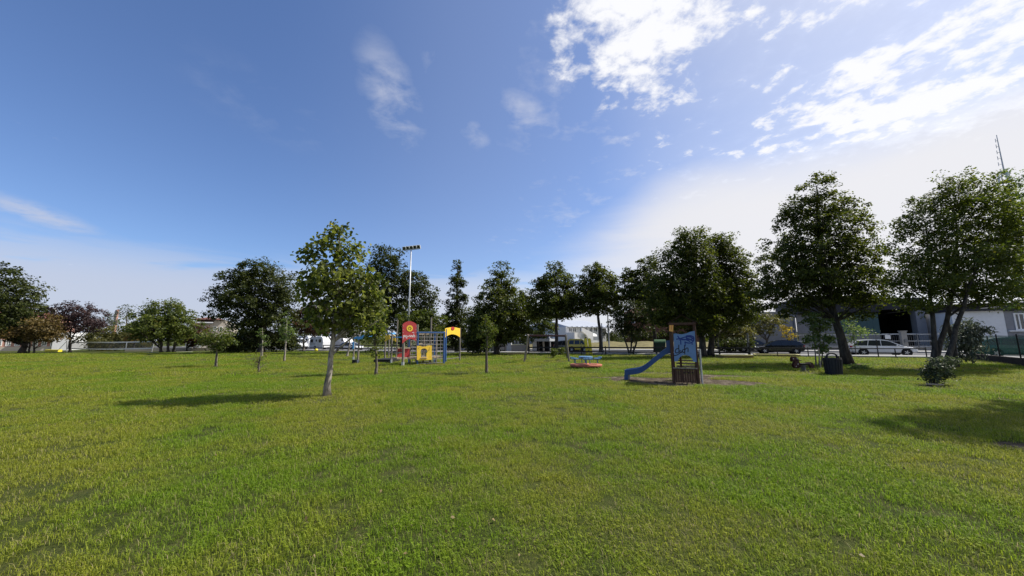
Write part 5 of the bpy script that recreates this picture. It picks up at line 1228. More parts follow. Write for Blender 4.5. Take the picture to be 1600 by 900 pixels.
# ------------------------------------------------------------------ sports net at the left
na, nb2 = G(104, 550), G(237, 549.6)
sn = thing('sports_net', 'long grey sports net with white tapes on leaning posts, left background', 'net', (na + nb2) / 2)
zt4 = W(170, 533, (na.y + nb2.y) / 2).z; zb4 = W(170, 543.6, (na.y + nb2.y) / 2).z
for q, lean in ((na, -.3), (nb2, .35)):
    mb = MB(); mb.tube([q, (q.x + lean * .6, q.y, zt4 + .15)], .06, 8); mb.build('post', M['galv'], sn)
    mb = MB(); mb.tube([(q.x + lean * .6, q.y, zt4 + .1), (q.x + (1.5 if lean > 0 else -1.5), q.y, 0)], .03, 6); mb.build('brace', M['galv'], sn)
mb = MB()
nn = 24
def netp(u, z): return na.lerp(nb2, u) + Vector((0, 0, z - .10 * math.sin(PI * u)))
for k in range(nn): mb.add([netp(k / nn, zb4), netp((k + 1) / nn, zb4), netp((k + 1) / nn, zt4), netp(k / nn, zt4)], [(0, 1, 2, 3)])
mb.build('mesh', M['net'], sn)
for z, wdt in ((zt4, .16), (zb4, .15)):
    mb = MB()
    for k in range(nn): mb.add([netp(k / nn, z - wdt) + Vector((0, -.02, 0)), netp((k + 1) / nn, z - wdt) + Vector((0, -.02, 0)), netp((k + 1) / nn, z) + Vector((0, -.02, 0)), netp(k / nn, z) + Vector((0, -.02, 0))], [(0, 1, 2, 3)])
    mb.build('tape', M['white'], sn)
q = netp(.70, zb4); mb = MB(); mb.beam(q + Vector((0, -.03, 0)), netp(.70, zt4) + Vector((0, -.03, 0)), .12, .02); mb.build('side_band', M['white'], sn)
a, b = G(73, 549.8), G(93.5, 549.8)
ym = thing('foam_block', 'bright yellow long foam block on the grass at the left', 'foam block', (a + b) / 2)
z_ = W(83, 546, a.y).z; mb = MB(); mb.beam(a + Vector((0, 0, z_ / 2)), b + Vector((0, 0, z_ / 2)), .5, z_, .15); mb.build('block', M['yellow_bright'], ym)
a = G(494, 549); bt = thing('ball', 'small yellow ball-like marker on the grass before the caravans', 'marker', a); mb = MB(); mb.lathe(a, [(.05, 0), (.16, .05), (.22, .16), (.2, .28), (.08, .36), (.01, .37)], 14); mb.build('dome', M['yellow_bright'], bt, smooth=True)
# ------------------------------------------------------------------ vehicles
def wheel(parent, x, y, r, w_, sgn):
    mb = MB(); pr = [(r * .55, -w_ / 2), (r * .93, -w_ / 2), (r, -w_ * .3), (r, w_ * .3), (r * .93, w_ / 2), (r * .55, w_ / 2)]
    n = 22; vs = []; fs = []
    for rr, yy in pr:
        for k in range(n):
            a = 2 * PI * k / n; vs.append((x + rr * math.cos(a), y + yy, r + rr * math.sin(a)))
    m_ = len(pr)
    for i in range(m_):
        for k in range(n):
            k2 = (k + 1) % n; j = (i + 1) % m_; fs.append((i * n + k, i * n + k2, j * n + k2, j * n + k))
    mb.add(vs, fs); wo_ = mb.build('wheel', M['black'], parent, local=True, smooth=False)
    mb = MB(); yo = y + sgn * w_ * .42
    mb.tube([(x, yo - sgn * .03, r), (x, yo - sgn * .02, r)], r * .60, 20)
    for k in range(5):
        a = k * 2 * PI / 5; d = Vector((math.cos(a), 0, math.sin(a))); mb.beam(Vector((x, yo, r)), Vector((x, yo, r)) + d * r * .56, r * .2, .02, .1, up=(0, 1, 0))
    mb.tube([(x, yo - sgn * .01, r), (x, yo + sgn * .015, r)], r * .13, 10)
    mb.build('rim', M['rim'], wo_, local=True)
def car(label, L, px, yaw, ln, wd_, ht, paint, style='hatch', name='parked_car', cat='car', group=None, z0=0.0):
    c = L.hit(px, 545); c.z = z0
    r = thing(name, label, cat, c, yaw, group)
    hw = wd_ / 2
    if style == 'hatch':
        prof = [(-.5, .40, .44, .86), (-.485, .26, .58, .93), (-.44, .18, .635, .97), (-.30, .17, .645, 1), (0, .17, .625, 1), (.18, .17, .60, 1), (.30, .18, .565, .98), (.42, .19, .515, .94), (.475, .22, .45, .86), (.5, .28, .38, .72)]
        cab = [(.30, .575), (.09, .93), (.0, .985), (-.12, 1.0), (-.28, .965), (-.39, .89), (-.49, .62)]
        sidew = [[(.235, .615), (.10, .88), (.0, .935), (-.02, .935), (-.03, .61)], [(-.042, .61), (-.032, .94), (-.20, .94), (-.235, .61)], [(-.248, .61), (-.213, .94), (-.34, .89), (-.445, .70), (-.43, .63)]]
    elif style == 'van':
        prof = [(-.5, .22, .60, .96), (-.48, .17, .62, 1), (-.2, .16, .62, 1), (.2, .16, .60, 1), (.36, .17, .54, .98), (.46, .2, .46, .92), (.5, .26, .38, .8)]
        cab = [(.38, .55), (.24, .93), (.16, .985), (0, 1.0), (-.40, 1.0), (-.49, .96), (-.498, .60)]
        sidew = [[(.32, .60), (.22, .88), (.10, .90), (.10, .60)], [(.07, .60), (.07, .90), (-.18, .90), (-.18, .60)], [(-.21, .60), (-.21, .90), (-.44, .89), (-.46, .60)]]
    def ringv(x, zb, zs, w_):
        a = hw * w_
        return [(x * ln, -a * .90, zb * ht), (x * ln, -a, (zb + .07) * ht), (x * ln, -a * 1.0, (zb + (zs - zb) * .65) * ht), (x * ln, -a * .965, (zs - .02) * ht), (x * ln, -a * .86, zs * ht),
                (x * ln, a * .86, zs * ht), (x * ln, a * .965, (zs - .02) * ht), (x * ln, a * 1.0, (zb + (zs - zb) * .65) * ht), (x * ln, a, (zb + .07) * ht), (x * ln, a * .90, zb * ht)]
    mb = MB(); n = 10; vs = []
    for q in prof: vs += ringv(*q)
    fs = [(i * n + k, i * n + (k + 1) % n, (i + 1) * n + (k + 1) % n, (i + 1) * n + k) for i in range(len(prof) - 1) for k in range(n)]
    fs += [tuple(range(n)), tuple(reversed(range((len(prof) - 1) * n, len(prof) * n)))]
    mb.add(vs, fs)
    def cw(z): return hw * (.955 - .25 * max(0, (z - .6) / .4) ** 1.2) * (1 if style == 'hatch' else 1.03)
    k_ = len(cab); vs = [(x * ln, s_ * cw(z), z * ht) for s_ in (-1, 1) for x, z in cab]
    fs = [tuple(range(k_)), tuple(reversed(range(k_, 2 * k_)))] + [(i, i + 1, k_ + i + 1, k_ + i) for i in range(k_ - 1)]
    mb.add(vs, fs); body = mb.build('body', M[paint], r, local=True)
    bv = body.modifiers.new('soft', 'BEVEL'); bv.width = .03; bv.segments = 2; bv.limit_method = 'ANGLE'; bv.angle_limit = R(25)
    for s_ in (-1, 1):
        for w_ in sidew:
            if style == 'van' and paint == 'car_white' and w_ is not sidew[0] and 'panel' in label: continue
            mb = MB(); vs = [(x * ln, s_ * (cw(z) + .012), z * ht) for x, z in w_] + [(x * ln, s_ * (cw(z) - .01), z * ht) for x, z in w_]
            m_ = len(w_); mb.add(vs, [tuple(range(m_)), tuple(reversed(range(m_, 2 * m_)))] + [(i, (i + 1) % m_, (i + 1) % m_ + m_, i + m_) for i in range(m_)]); mb.build('side_window', M['glass'], r, local=True)
    def glassq(nm, A, B, inset):
        (x0, z0_), (x1, z1_) = A, B; mb = MB(); nx_, nz_ = (z1_ - z0_) * ht, -(x1 - x0) * ln; l_ = math.hypot(nx_, nz_); ox, oz = nx_ / l_ * .012, nz_ / l_ * .012
        if oz < 0: ox, oz = -ox, -oz
        f0, f1 = .08, .95; P_ = []
        for f_ in (f0, f1):
            x = x0 + (x1 - x0) * f_; z = z0_ + (z1_ - z0_) * f_; w_ = cw(z) * inset; P_ += [(x * ln + ox, -w_, z * ht + oz), (x * ln + ox, w_, z * ht + oz)]
        V8 = P_ + [(a - ox * 1.6, b, c - oz * 1.6) for a, b, c in P_]
        mb.add(V8, [(0, 1, 3, 2), (4, 6, 7, 5), (0, 2, 6, 4), (1, 5, 7, 3), (0, 4, 5, 1), (2, 3, 7, 6)]); mb.build(nm, M['glass'], r, local=True)
    glassq('windshield', cab[0], cab[1], .88); glassq('rear_window', cab[-1], cab[-2], .85)
    wr = .215 * ht if style == 'hatch' else .17 * ht; wr = max(wr, .28)
    for x in (.315 * ln, -.315 * ln):
        for s_ in (-1, 1):
            mb = MB(); mb.tube([(x, s_ * (hw * .965), wr * 1.02), (x, s_ * (hw * 1.0 + .003), wr * 1.02)], wr * 1.16, 22); mb.build('wheel_arch', M['black'], r, local=True)
            wheel(r, x, s_ * (hw - .07), wr, .20, s_)
    for s_ in (-1, 1):
        mb = MB(); mb.beam((.465 * ln, s_ * hw * .60, .46 * ht), (.445 * ln, s_ * hw * .90, .485 * ht), .10, .10, .3); mb.build('headlight', M['lamp_glass'], r, local=True)
        mb = MB(); mb.beam((-.492 * ln, s_ * hw * .72, .56 * ht), (-.475 * ln, s_ * hw * .93, .58 * ht), .07, .15, .3); mb.build('tail_light', M['tail_red'], r, local=True)
        mb = MB(); mb.beam((.185 * ln, s_ * hw * .97, .63 * ht), (.18 * ln, s_ * (hw + .14), .65 * ht), .07, .10, .3); mb.build('mirror', M[paint], r, local=True)
    mb = MB(); mb.box((-.30 * ln, -hw * .93, .13 * ht), (.30 * ln, hw * .93, .19 * ht)); mb.build('underbody', M['black'], r, local=True)
    return r
YAW = math.atan2(EU.y, EU.x); S0 = Line(43.0); CG = 'cars parked along the street'
car('black hatchback parked behind the fence near the autumn-yellow bush', Line(45.2), 1216, YAW + PI, 3.75, 1.55, 1.27, 'car_black', group=CG)
car('silver-white car parked behind the leaning linden', S0, 1374, YAW, 4.05, 1.62, 1.30, 'car_white', group=CG)
car('dark car seen through the green netting at the right edge', Line(42.6), 1582, YAW, 4.0, 1.65, 1.42, 'car_green', group=CG)
car('dark car half hidden left of the black hatchback', Line(49.3), 1180, YAW, 3.6, 1.55, 1.3, 'car_grey', group=CG)
car('grey car behind the yellow van in the middle of the picture', Line(43.0), 893, YAW, 3.8, 1.6, 1.32, 'car_grey', group=CG)
car('small yellow van by the fence under the first linden', Line(40.6), 906, YAW, 2.1, 1.4, 1.36, 'car_yellow', 'van', name='parked_van', cat='van', z0=.12)
car('white panel van left behind the pale-barked tree', Line(45), 464, YAW, 3.6, 1.7, 1.85, 'car_white', 'van', name='parked_van', cat='van')
car('white car in front of the tall motorhome', Line(42.6), 549, YAW, 3.6, 1.5, 1.2, 'car_white', group=CG)
car('white van behind the flat grey shelter', Line(58), 852, YAW, 3.6, 1.6, 2.0, 'car_white', 'van', name='parked_van', cat='van')
def caravan(label, px, L, ln, wd_, ht, name='caravan', cat='caravan', cab=False):
    c = L.hit(px, 545); c.z = 0; r = thing(name, label, cat, c, YAW); hw = wd_ / 2; zb = .32
    pr = [(-.5, zb), (-.5, ht * .62), (-.455, ht * .94), (-.40, ht), (.36, ht), (.44, ht * .93), (.5, ht * .60), (.5, zb)]
    mb = MB(); mb.plate([[(a * ln, b) for a, b in pr]], lambda a, b: (a, -hw, b), (0, wd_, 0)); b_ = mb.build('body', M['car_white'], r, local=True)
    bv = b_.modifiers.new('soft', 'BEVEL'); bv.width = .05; bv.segments = 2; bv.limit_method = 'ANGLE'
    mb = MB(); mb.box((-.48 * ln, -hw * .96, .18), (.48 * ln, hw * .96, zb)); mb.build('skirt', M['galv_dark'], r, local=True)
    for x0, x1, z0, z1 in ((-.40, -.22, .55, .80), (.20, .36, .55, .80)):
        mb = MB(); mb.box((x0 * ln, -hw - .02, z0 * ht), (x1 * ln, -hw + .01, z1 * ht)); mb.build('window', M['glass'], r, local=True)
    mb = MB(); mb.box((-.05 * ln, -hw - .015, .30), (.10 * ln, -hw + .01, .86 * ht)); dr = mb.build('door', M['white'], r, local=True)
    mb = MB(); mb.box((-.02 * ln, -hw - .03, .62 * ht), (.07 * ln, -hw - .012, .78 * ht)); mb.build('window', M['glass'], dr, local=True)
    mb = MB(); mb.box((-.5 * ln - .005, -hw - .012, .42 * ht), (-.06 * ln, -hw + .01, .46 * ht)); mb.build('stripe', M['galv_dark'], r, local=True)
    mb = MB(); mb.box((-.15 * ln, -.25, ht - .01), (.05 * ln, .25, ht + .10)); mb.build('roof_hatch', M['white'], r, local=True)
    wx = [-.05] if not cab else [-.3, .62]
    for x in wx:
        for s_ in (-1, 1): wheel(r, x * ln, s_ * (hw - .06), .30, .18, s_)
    if cab:
        pc_ = [(.44 * ln, zb), (.44 * ln, ht * .62), (.58 * ln, ht * .60), (.70 * ln, ht * .40), (.84 * ln, ht * .33), (.86 * ln, zb)]
        mb = MB(); mb.plate([pc_], lambda a, b: (a, -hw * .9, b), (0, wd_ * .9, 0)); mb.build('cab', M['car_white'], r, local=True)
        mb = MB(); mb.plate([[(.50 * ln, ht * .42), (.50 * ln, ht * .57), (.57 * ln, ht * .57), (.655 * ln, ht * .42)]], lambda a, b: (a, -hw * .9 - .012, b), (0, .02, 0)); mb.build('cab_window', M['glass'], r, local=True)
        mb = MB(); mb.box((.30 * ln, -hw * .98, ht * .66), (.66 * ln, hw * .98, ht * .98)); mb.build('overcab', M['car_white'], r, local=True)
    else:
        mb = MB(); mb.beam((.5 * ln, 0, .35), (.72 * ln, 0, .35), .08, .08); mb.build('drawbar', M['galv_dark'], r, local=True)
    return r
caravan('white caravan with dark windows parked left of the pale trunk', 501, Line(44.5), 3.2, 1.8, 2.05)
caravan('tall white motorhome right of the pale trunk', 530, Line(47.5), 3.0, 2.0, 3.15, 'motorhome', 'motorhome', True)
caravan('second white caravan half hidden by the reddish tree', 480, Line(48.5), 3.0, 1.8, 2.2)
# scooter behind the thin young tree
sc = Line(40.0).hit(773, 545); sc.z = 0.0
scr = thing('scooter', 'dark motor scooter parked at the barrier behind the thin young tree', 'scooter', sc, YAW)
for x in (-.55, .55): wheel(scr, x, 0, .25, .11, -1)
mb = MB(); mb.plate([[(-.72, .42), (-.70, .66), (-.05, .70), (0, .40), (.28, .34), (.38, .95), (.46, .95), (.56, .45), (.48, .36), (.3, .22), (-.2, .22), (-.35, .4)]], lambda a, b: (a, -.13, b), (0, .26, 0)); mb.build('body', M['car_grey'], scr, local=True)
mb = MB(); mb.beam((-.72, 0, .74), (-.02, 0, .74), .26, .10, .3); mb.build('seat', M['black'], scr, local=True)
mb = MB(); mb.tube([(.36, -.32, 1.0), (.42, 0, .96), (.36, .32, 1.0)], .02, 6); mb.build('handlebar', M['black'], scr, local=True)
# bright yellow recycling bells and green waste container
for i, (px, lab) in enumerate(((917.3, 'left one of the two narrow bright yellow padded posts beside the yellow van'), (923.2, 'right one of the two narrow bright yellow padded posts beside the yellow van'))):
    q = Line(37.4, .40).hit(px, 545); q.z = 0; yb = thing('padded_post', lab, 'post', q, 0, 'yellow padded posts by the fence')
    ztp = W(px, 529.5, q.y).z; mb = MB(); mb.beam(q, q + Vector((-.12 + .0 * i, 0, ztp)), .27, .24, .25); mb.build('padding', M['yellow_bright'], yb)
    mb = MB(); mb.beam(q + Vector((-.12, 0, ztp)), q + Vector((-.12, 0, ztp + .05)), .18, .16, .2); mb.build('cap', M['yellow_bright'], yb)
q = Line(39.0, .40).hit(1032, 545); q.z = .12; wc = thing('waste_container', 'dark green waste container with a rounded lid behind the slide', 'waste container', q, YAW)
mb = MB(); mb.add([(-.40, -.4, .12), (.40, -.4, .12), (.40, .4, .12), (-.40, .4, .12), (-.46, -.5, .95), (.46, -.5, .95), (.46, .5, .95), (-.46, .5, .95)], [(0, 3, 2, 1), (4, 5, 6, 7), (0, 1, 5, 4), (1, 2, 6, 5), (2, 3, 7, 6), (3, 0, 4, 7)]); M['container'] = solid('dark_green_container_plastic', (0.01, 0.03, 0.018), 0.5, 0.1, 3, 0.05); M['container_lid'] = solid('green_container_lid', (0.06, 0.13, 0.06), 0.5, 0.1, 3, 0.05); mb.build('body', M['container'], wc, local=True)
mb = MB(); mb.plate([[(-.52, .95)] + [(.52 * math.cos(a) * -1, .96 + .30 * math.sin(a)) for a in np.linspace(0, PI, 10)] + [(.52, .95)]], lambda a, b: (-.48, a, b), (.96, 0, 0)); mb.build('lid', M['container_lid'], wc, local=True)
for x in (-.34, .34):
    for y in (-.33, .33): mb = MB(); mb.tube([(x, y - .03, .07), (x, y + .03, .07)], .07, 10); mb.build('wheel', M['black'], wc, local=True)

# ------------------------------------------------------------------ buildings
def wall_box(name, L, px0, px1, py_top, mat, parent, depth=8.0, z0=-.05, back=0.0, py_ref=None):
    s0, _ = L.sz(px0, 545); s1, _ = L.sz(px1, 545); _, zt_ = L.sz((px0 + px1) / 2 if py_ref is None else py_ref, py_top)
    mb = MB(); obox(mb, L, s0, s1, z0, zt_, back, back + depth); return mb.build(name, M[mat], parent), s0, s1, zt_
def win(L, parent, px0, px1, py0, py1, mat='glass_house', frame='white', name='window', mull=0, fw_=.08):
    s0, zt_ = L.sz(px0, py0); s1, _ = L.sz(px1, py0); _, zb_ = L.sz((px0 + px1) / 2, py1); _, zt_ = L.sz((px0 + px1) / 2, py0)
    mb = MB()
    for a, b, c, d in ((s0, s0 + fw_, zb_, zt_), (s1 - fw_, s1, zb_, zt_), (s0 + fw_, s1 - fw_, zt_ - fw_, zt_), (s0 + fw_, s1 - fw_, zb_, zb_ + fw_)): obox(mb, L, a, b, c, d, -.06, .02)
    for i in range(mull):
        s_ = s0 + (s1 - s0) * (i + 1) / (mull + 1); obox(mb, L, s_ - fw_ * .4, s_ + fw_ * .4, zb_ + fw_, zt_ - fw_, -.055, .02)
    w_ = mb.build(name, M[frame], parent)
    mb = MB(); obox(mb, L, s0 + fw_, s1 - fw_, zb_ + fw_, zt_ - fw_, -.02, .015); mb.build('pane', M[mat], w_)
    return w_
def part_box(L, name, px0, px1, py0, py1, mat, parent, b0=-.1, b1=.0, lab=None):
    pm = (px0 + px1) / 2
    s0, _ = L.sz(px0, 540); s1, _ = L.sz(px1, 540); _, zt_ = L.sz(pm, py0); _, zb_ = L.sz(pm, py1)
    mb = MB(); obox(mb, L, s0, s1, max(zb_, -.05), zt_, b0, b1); o = mb.build(name, M[mat], parent)
    if lab: o['label'] = lab
    return o
# A pink house far left
LA = Line(126, -0.75)
hA = thing('house', 'long pink-walled house with white plinth and brown-red roof at the far left', 'house', LA.hit(40, 545) * Vector((1, 1, 0)) if False else Vector((LA.hit(40, 545).x, LA.hit(40, 545).y, 0)))
wall_box('wall', LA, -70, 82.8, 498, 'plaster_pink', hA, 9, py_ref=40)
part_box(LA, 'plinth', -70, 100, 542, 549, 'plaster_cream', hA, -.12, 0)
part_box(LA, 'white_wall', 83, 110, 519, 549, 'plaster_white', hA, -.5, 9.3)
s0, zt_ = LA.sz(-70, 498); s1, _ = LA.sz(84, 498); _, zr_ = LA.sz(70, 485)
mb = MB(); mb.add([LA.pt(s0 - .5, zt_, -.7), LA.pt(s1 + .5, zt_, -.7), LA.pt(s1 + .5, zt_, 9.7), LA.pt(s0 - .5, zt_, 9.7), LA.pt(s0 + 2, zr_, 4.5), LA.pt(s1 - 2, zr_, 4.5)], [(0, 1, 5, 4), (1, 2, 5), (2, 3, 4, 5), (3, 0, 4), (3, 2, 1, 0)]); rf = mb.build('roof', M['roof_red'], hA)
part_box(LA, 'chimney', 60, 62.5, 479, 488, 'plaster_white', rf, 3.5, 4.3); part_box(LA, 'chimney', 70, 72.5, 486, 492, 'plaster_white', rf, 1.5, 2.3)
for a in range(-60, 84, 14): win(LA, hA, a, a + 8.5, 530.5, 541, fw_=.12, mull=1)
for a in range(-52, 74, 22): win(LA, hA, a, a + 8, 505, 514, fw_=.12, mull=1)
for i in range(18): part_box(LA, 'awning_scallop', 28 + i * 3.2, 30.6 + i * 3.2, 528 + (i % 3) * .5, 531.6, 'white', hA, -.8, -.1)
# B white chimney
LB = Line(92, 0.0); q = LB.hit(174, 545); hB = thing('chimney', 'slim pale chimney in the far distance left', 'chimney', (q.x, q.y, 0))
part_box(LB, 'shaft', 173.4, 175.4, 484, 549, 'plaster_pink', hB, 0, .4); part_box(LB, 'collar', 172.0, 176.4, 487, 488.5, 'plaster_cream', hB, -.15, .85); part_box(LB, 'pipe', 171.2, 172.2, 484.5, 505, 'galv_dark', hB, .1, .4)
# C brown-roofed house
LC = Line(112, -0.6); q = LC.hit(322, 545); hC = thing('house', 'cream house with a flat-hipped dark roof and brown wooden top floor', 'house', (q.x, q.y, 0))
wall_box('wall', LC, 303, 362, 506, 'plaster_cream', hC, 7); part_box(LC, 'top_floor', 303, 329.5, 499.5, 506, 'wood_dark', hC, .0, 7); part_box(LC, 'top_floor', 330, 350, 500.5, 506, 'plaster_cream', hC, .02, 7)
s0, zt_ = LC.sz(298.5, 499); s1, _ = LC.sz(352, 499); _, zr_ = LC.sz(325, 495)
mb = MB(); mb.add([LC.pt(s0, zt_, -1), LC.pt(s1, zt_, -1), LC.pt(s1, zt_, 8), LC.pt(s0, zt_, 8), LC.pt(s0 + 2.2, zr_, 2), LC.pt(s1 - 2.2, zr_, 2), LC.pt(s1 - 2.2, zr_, 5), LC.pt(s0 + 2.2, zr_, 5)], [(3, 2, 1, 0), (0, 1, 5, 4), (1, 2, 6, 5), (2, 3, 7, 6), (3, 0, 4, 7), (4, 5, 6, 7)]); rf = mb.build('roof', M['roof_red'], hC)
part_box(LC, 'dormer', 327, 335, 495.6, 497.4, 'plaster_white', rf, -.9, 1.5)
part_box(LC, 'balcony', 302, 330, 503.2, 505, 'plaster_white', hC, -1.0, 0)
for a in (308, 318, 334, 343): win(LC, hC, a, a + 5, 510, 517, fw_=.1, mull=1)
for a in (308, 330, 343): win(LC, hC, a, a + 5, 526, 534, fw_=.1, mull=1)
# D white low wall and picket fence
LD = Line(72, -0.3); q = LD.hit(262, 545); wD = thing('low_wall', 'low whitish wall along the far edge of the lawn below the maple', 'wall', (q.x, q.y, 0)); 
for a, b in ((196, 229), (229.5, 262), (262.5, 300), (300.5, 337)): part_box(LD, 'wall_segment', a, b, 543.5, 549, 'plaster_cream', wD, 0, .3)
LE = Line(76, -0.3); q = LE.hit(300, 545); wE = thing('picket_fence', 'white picket fence left of the round-headed sapling', 'fence', (q.x, q.y, 0))
for i in range(11): part_box(LE, 'picket', 289 + i * 2.2, 290.5 + i * 2.2, 533 + (i % 3) * .4, 545, 'white', wE, 0, .05)
for py in (535.5, 541.5): part_box(LE, 'rail', 288, 314, py, py + .8, 'white', wE, .055, .1)
# E cream boundary wall with glazed panels
LF = Line(44.5, .42); q = LF.hit(760, 545); wF = thing('boundary_wall', 'cream boundary wall topped by framed glass panels behind the barrier', 'wall', (q.x, q.y, 0))
for a, b in ((640, 680), (680.3, 721), (726.5, 762), (762.3, 792), (799, 821)): part_box(LF, 'wall_segment', a, b, 538.5 if a > 740 else 541, 552, 'plaster_cream', wF, 0, .25)
for a, b, t_ in ((720.5, 726.5, 529), (792, 799, 527.5)):
    part_box(LF, 'pillar', a, b, t_, 552, 'plaster_white', wF, -.06, .3); part_box(LF, 'pillar_cap', a - .6, b + .6, t_ - 1, t_, 'plaster_white', wF, -.12, .36)
for a in np.arange(779, 791, 6.2): win(LF, wF, a, a + 6, 530, 538, 'glass_house', 'white', 'glass_panel', fw_=.05)
for a in np.arange(799.5, 820, 5.2): win(LF, wF, a, a + 5, 530, 538, 'glass_house', 'white', 'glass_panel', fw_=.05)
# F flat grey shelter
LG_ = Line(43.5, .42); q = LG_.hit(842, 545); sF = thing('shelter', 'low flat-roofed grey shelter with dark openings right of the swing leg', 'shelter', (q.x, q.y, 0))
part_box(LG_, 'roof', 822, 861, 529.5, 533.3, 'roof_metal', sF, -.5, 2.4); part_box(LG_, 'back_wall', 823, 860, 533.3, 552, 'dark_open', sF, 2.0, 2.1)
for a, b, m_ in ((823, 825, 'plaster_grey'), (832.5, 838, 'plaster_white'), (848, 850, 'plaster_cream'), (858, 860, 'plaster_grey')): part_box(LG_, 'pier', a, b, 533.3, 552, m_, sF, 0, .15)
# G grey house and white building with stair
LH = Line(66, -.3); q = LH.hit(868, 545); hG = thing('house', 'grey two-storey house behind the first linden', 'house', (q.x, q.y, 0))
wall_box('wall', LH, 846, 889, 508, 'plaster_grey', hG, 7); 
s0, zt_ = LH.sz(843, 508); s1, _ = LH.sz(891, 508); _, zr_ = LH.sz(868, 501)
mb = MB(); mb.add([LH.pt(s0, zt_, -.6), LH.pt(s1, zt_, -.6), LH.pt(s1, zt_, 7.6), LH.pt(s0, zt_, 7.6), LH.pt(s0 + 1.5, zr_, 3.5), LH.pt(s1 - 1.5, zr_, 3.5)], [(0, 1, 5, 4), (1, 2, 5), (2, 3, 4, 5), (3, 0, 4), (3, 2, 1, 0)]); mb.build('roof', M['roof_metal'], hG)
for a in (851, 859, 869, 878): win(LH, hG, a, a + 5, 512, 519, fw_=.1)
for a in (851, 861, 873): win(LH, hG, a, a + 5, 525, 534, fw_=.1)
LI = Line(52, -.6); q = LI.hit(920, 545); hI = thing('white_building', 'white building with a row of upper windows, slanting outside stair and pale metal roof', 'building', (q.x, q.y, 0))
wall_box('wall', LI, 885, 936, 511, 'plaster_white', hI, 9)
part_box(LI, 'side_wing', 936.5, 958, 512.5, 546, 'plaster_white', hI, 1.5, 9)
s0, zt_ = LI.sz(886, 511); s1, _ = LI.sz(962, 512); _, zr_ = LI.sz(924, 497)
mb = MB(); mb.add([LI.pt(s0, zt_ + .02, -.5), LI.pt(s1, zt_ + .02, -.5), LI.pt(s1, zt_ + .02, 9.5), LI.pt(s0, zt_ + .02, 9.5), LI.pt(s0 + .6, zr_, 7), LI.pt(s1 - .6, zr_, 7)], [(0, 1, 5, 4), (1, 2, 5), (2, 3, 4, 5), (3, 0, 4), (3, 2, 1, 0)]); rf = mb.build('roof', M['roof_metal'], hI)
for i in range(9): part_box(LI, 'roof_seam', 892 + i * 8, 892.4 + i * 8, 510, 510.9, 'galv', rf, -.55, .2)
for a in (888, 894.5, 905, 912.5, 920, 927.5): win(LI, hI, a, a + 5.6, 511.8, 519, fw_=.1, mull=1)
mb = MB(); stq = [(894.5, 513.2), (896.5, 513), (912, 520.5), (912, 531.5), (906, 531.5), (902, 524), (894.5, 518)]
mb.plate([stq], lambda a, b: LI.hit(a, b) - LI.n * 2.2, tuple(LI.n * .25)); mb.build('stair_wall', M['plaster_white'], hI)
part_box(LI, 'annex', 885, 894, 520, 533, 'plaster_white', hI, -2.0, 0)
win(LI, hI, 896, 899, 520, 531, fw_=.1, name='door')
for k_, a in enumerate((911.5, 919)):
    mb = MB(); N_ = 8
    for i in range(N_):
        t0, t1 = PI / 2 * i / N_, PI / 2 * (i + 1) / N_; s0, _ = LI.sz(a, 525); s1, _ = LI.sz(a + 6, 525); _, zt_ = LI.sz(a, 520.5); _, zb_ = LI.sz(a, 526); h_ = zt_ - zb_
        mb.add([LI.pt(s0, zb_ + h_ * math.cos(t0), -1.2 * math.sin(t0) - .02), LI.pt(s1, zb_ + h_ * math.cos(t0), -1.2 * math.sin(t0) - .02), LI.pt(s1, zb_ + h_ * math.cos(t1), -1.2 * math.sin(t1) - .02), LI.pt(s0, zb_ + h_ * math.cos(t1), -1.2 * math.sin(t1) - .02)], [(0, 1, 2, 3)])
    mb.build('awning', M['white'], hI); win(LI, hI, a + .6, a + 5, 526, 532.5, fw_=.08, name='door')
# dry grass bank
mb = MB(); LB1 = Line(55, .3); s0, _ = LB1.sz(826, 545); s1, _ = LB1.sz(1180, 545)
N_ = 40
for i in range(N_):
    a = s0 + (s1 - s0) * i / N_; b = s0 + (s1 - s0) * (i + 1) / N_; ha, hb_ = .95 + .1 * math.sin(i * .9), .95 + .1 * math.sin((i + 1) * .9)
    mb.add([LB1.pt(a, -.05, -3), LB1.pt(b, -.05, -3), LB1.pt(b, hb_, 2.5), LB1.pt(a, ha, 2.5)], [(0, 1, 2, 3)]); mb.add([LB1.pt(a, ha, 2.5), LB1.pt(b, hb_, 2.5), LB1.pt(b, hb_, 4.5), LB1.pt(a, ha, 4.5)], [(0, 1, 2, 3)])
M['dry_grass'] = solid('dry_grass', (0.17, 0.145, 0.055), 0.95, 0.25, 1.2, 0.6, dirt=0.35, dirt_col=(0.06, 0.075, 0.02))
structure('grass_bank', mb, M['dry_grass'])
# H brown brick building
LJ = Line(72, .3); q = LJ.hit(1015, 545); hJ = thing('brick_building', 'brown brick building behind the multi-stemmed tree and the slide tower', 'building', (q.x, q.y, 0))
wall_box('wall', LJ, 978, 1100, 490, 'brick', hJ, 9)
s0, zt_ = LJ.sz(974, 490); s1, _ = LJ.sz(1104, 490); _, zr_ = LJ.sz(1030, 476)
mb = MB(); mb.add([LJ.pt(s0, zt_, -.8), LJ.pt(s1, zt_, -.8), LJ.pt(s1, zt_, 9.8), LJ.pt(s0, zt_, 9.8), LJ.pt(s0 + 2.5, zr_, 4.5), LJ.pt(s1 - 2.5, zr_, 4.5)], [(0, 1, 5, 4), (1, 2, 5), (2, 3, 4, 5), (3, 0, 4), (3, 2, 1, 0)]); mb.build('roof', M['roof_red'], hJ)
for a in (986, 1002, 1018, 1034, 1052, 1070): win(LJ, hJ, a, a + 6, 497, 505, fw_=.1, mull=1)
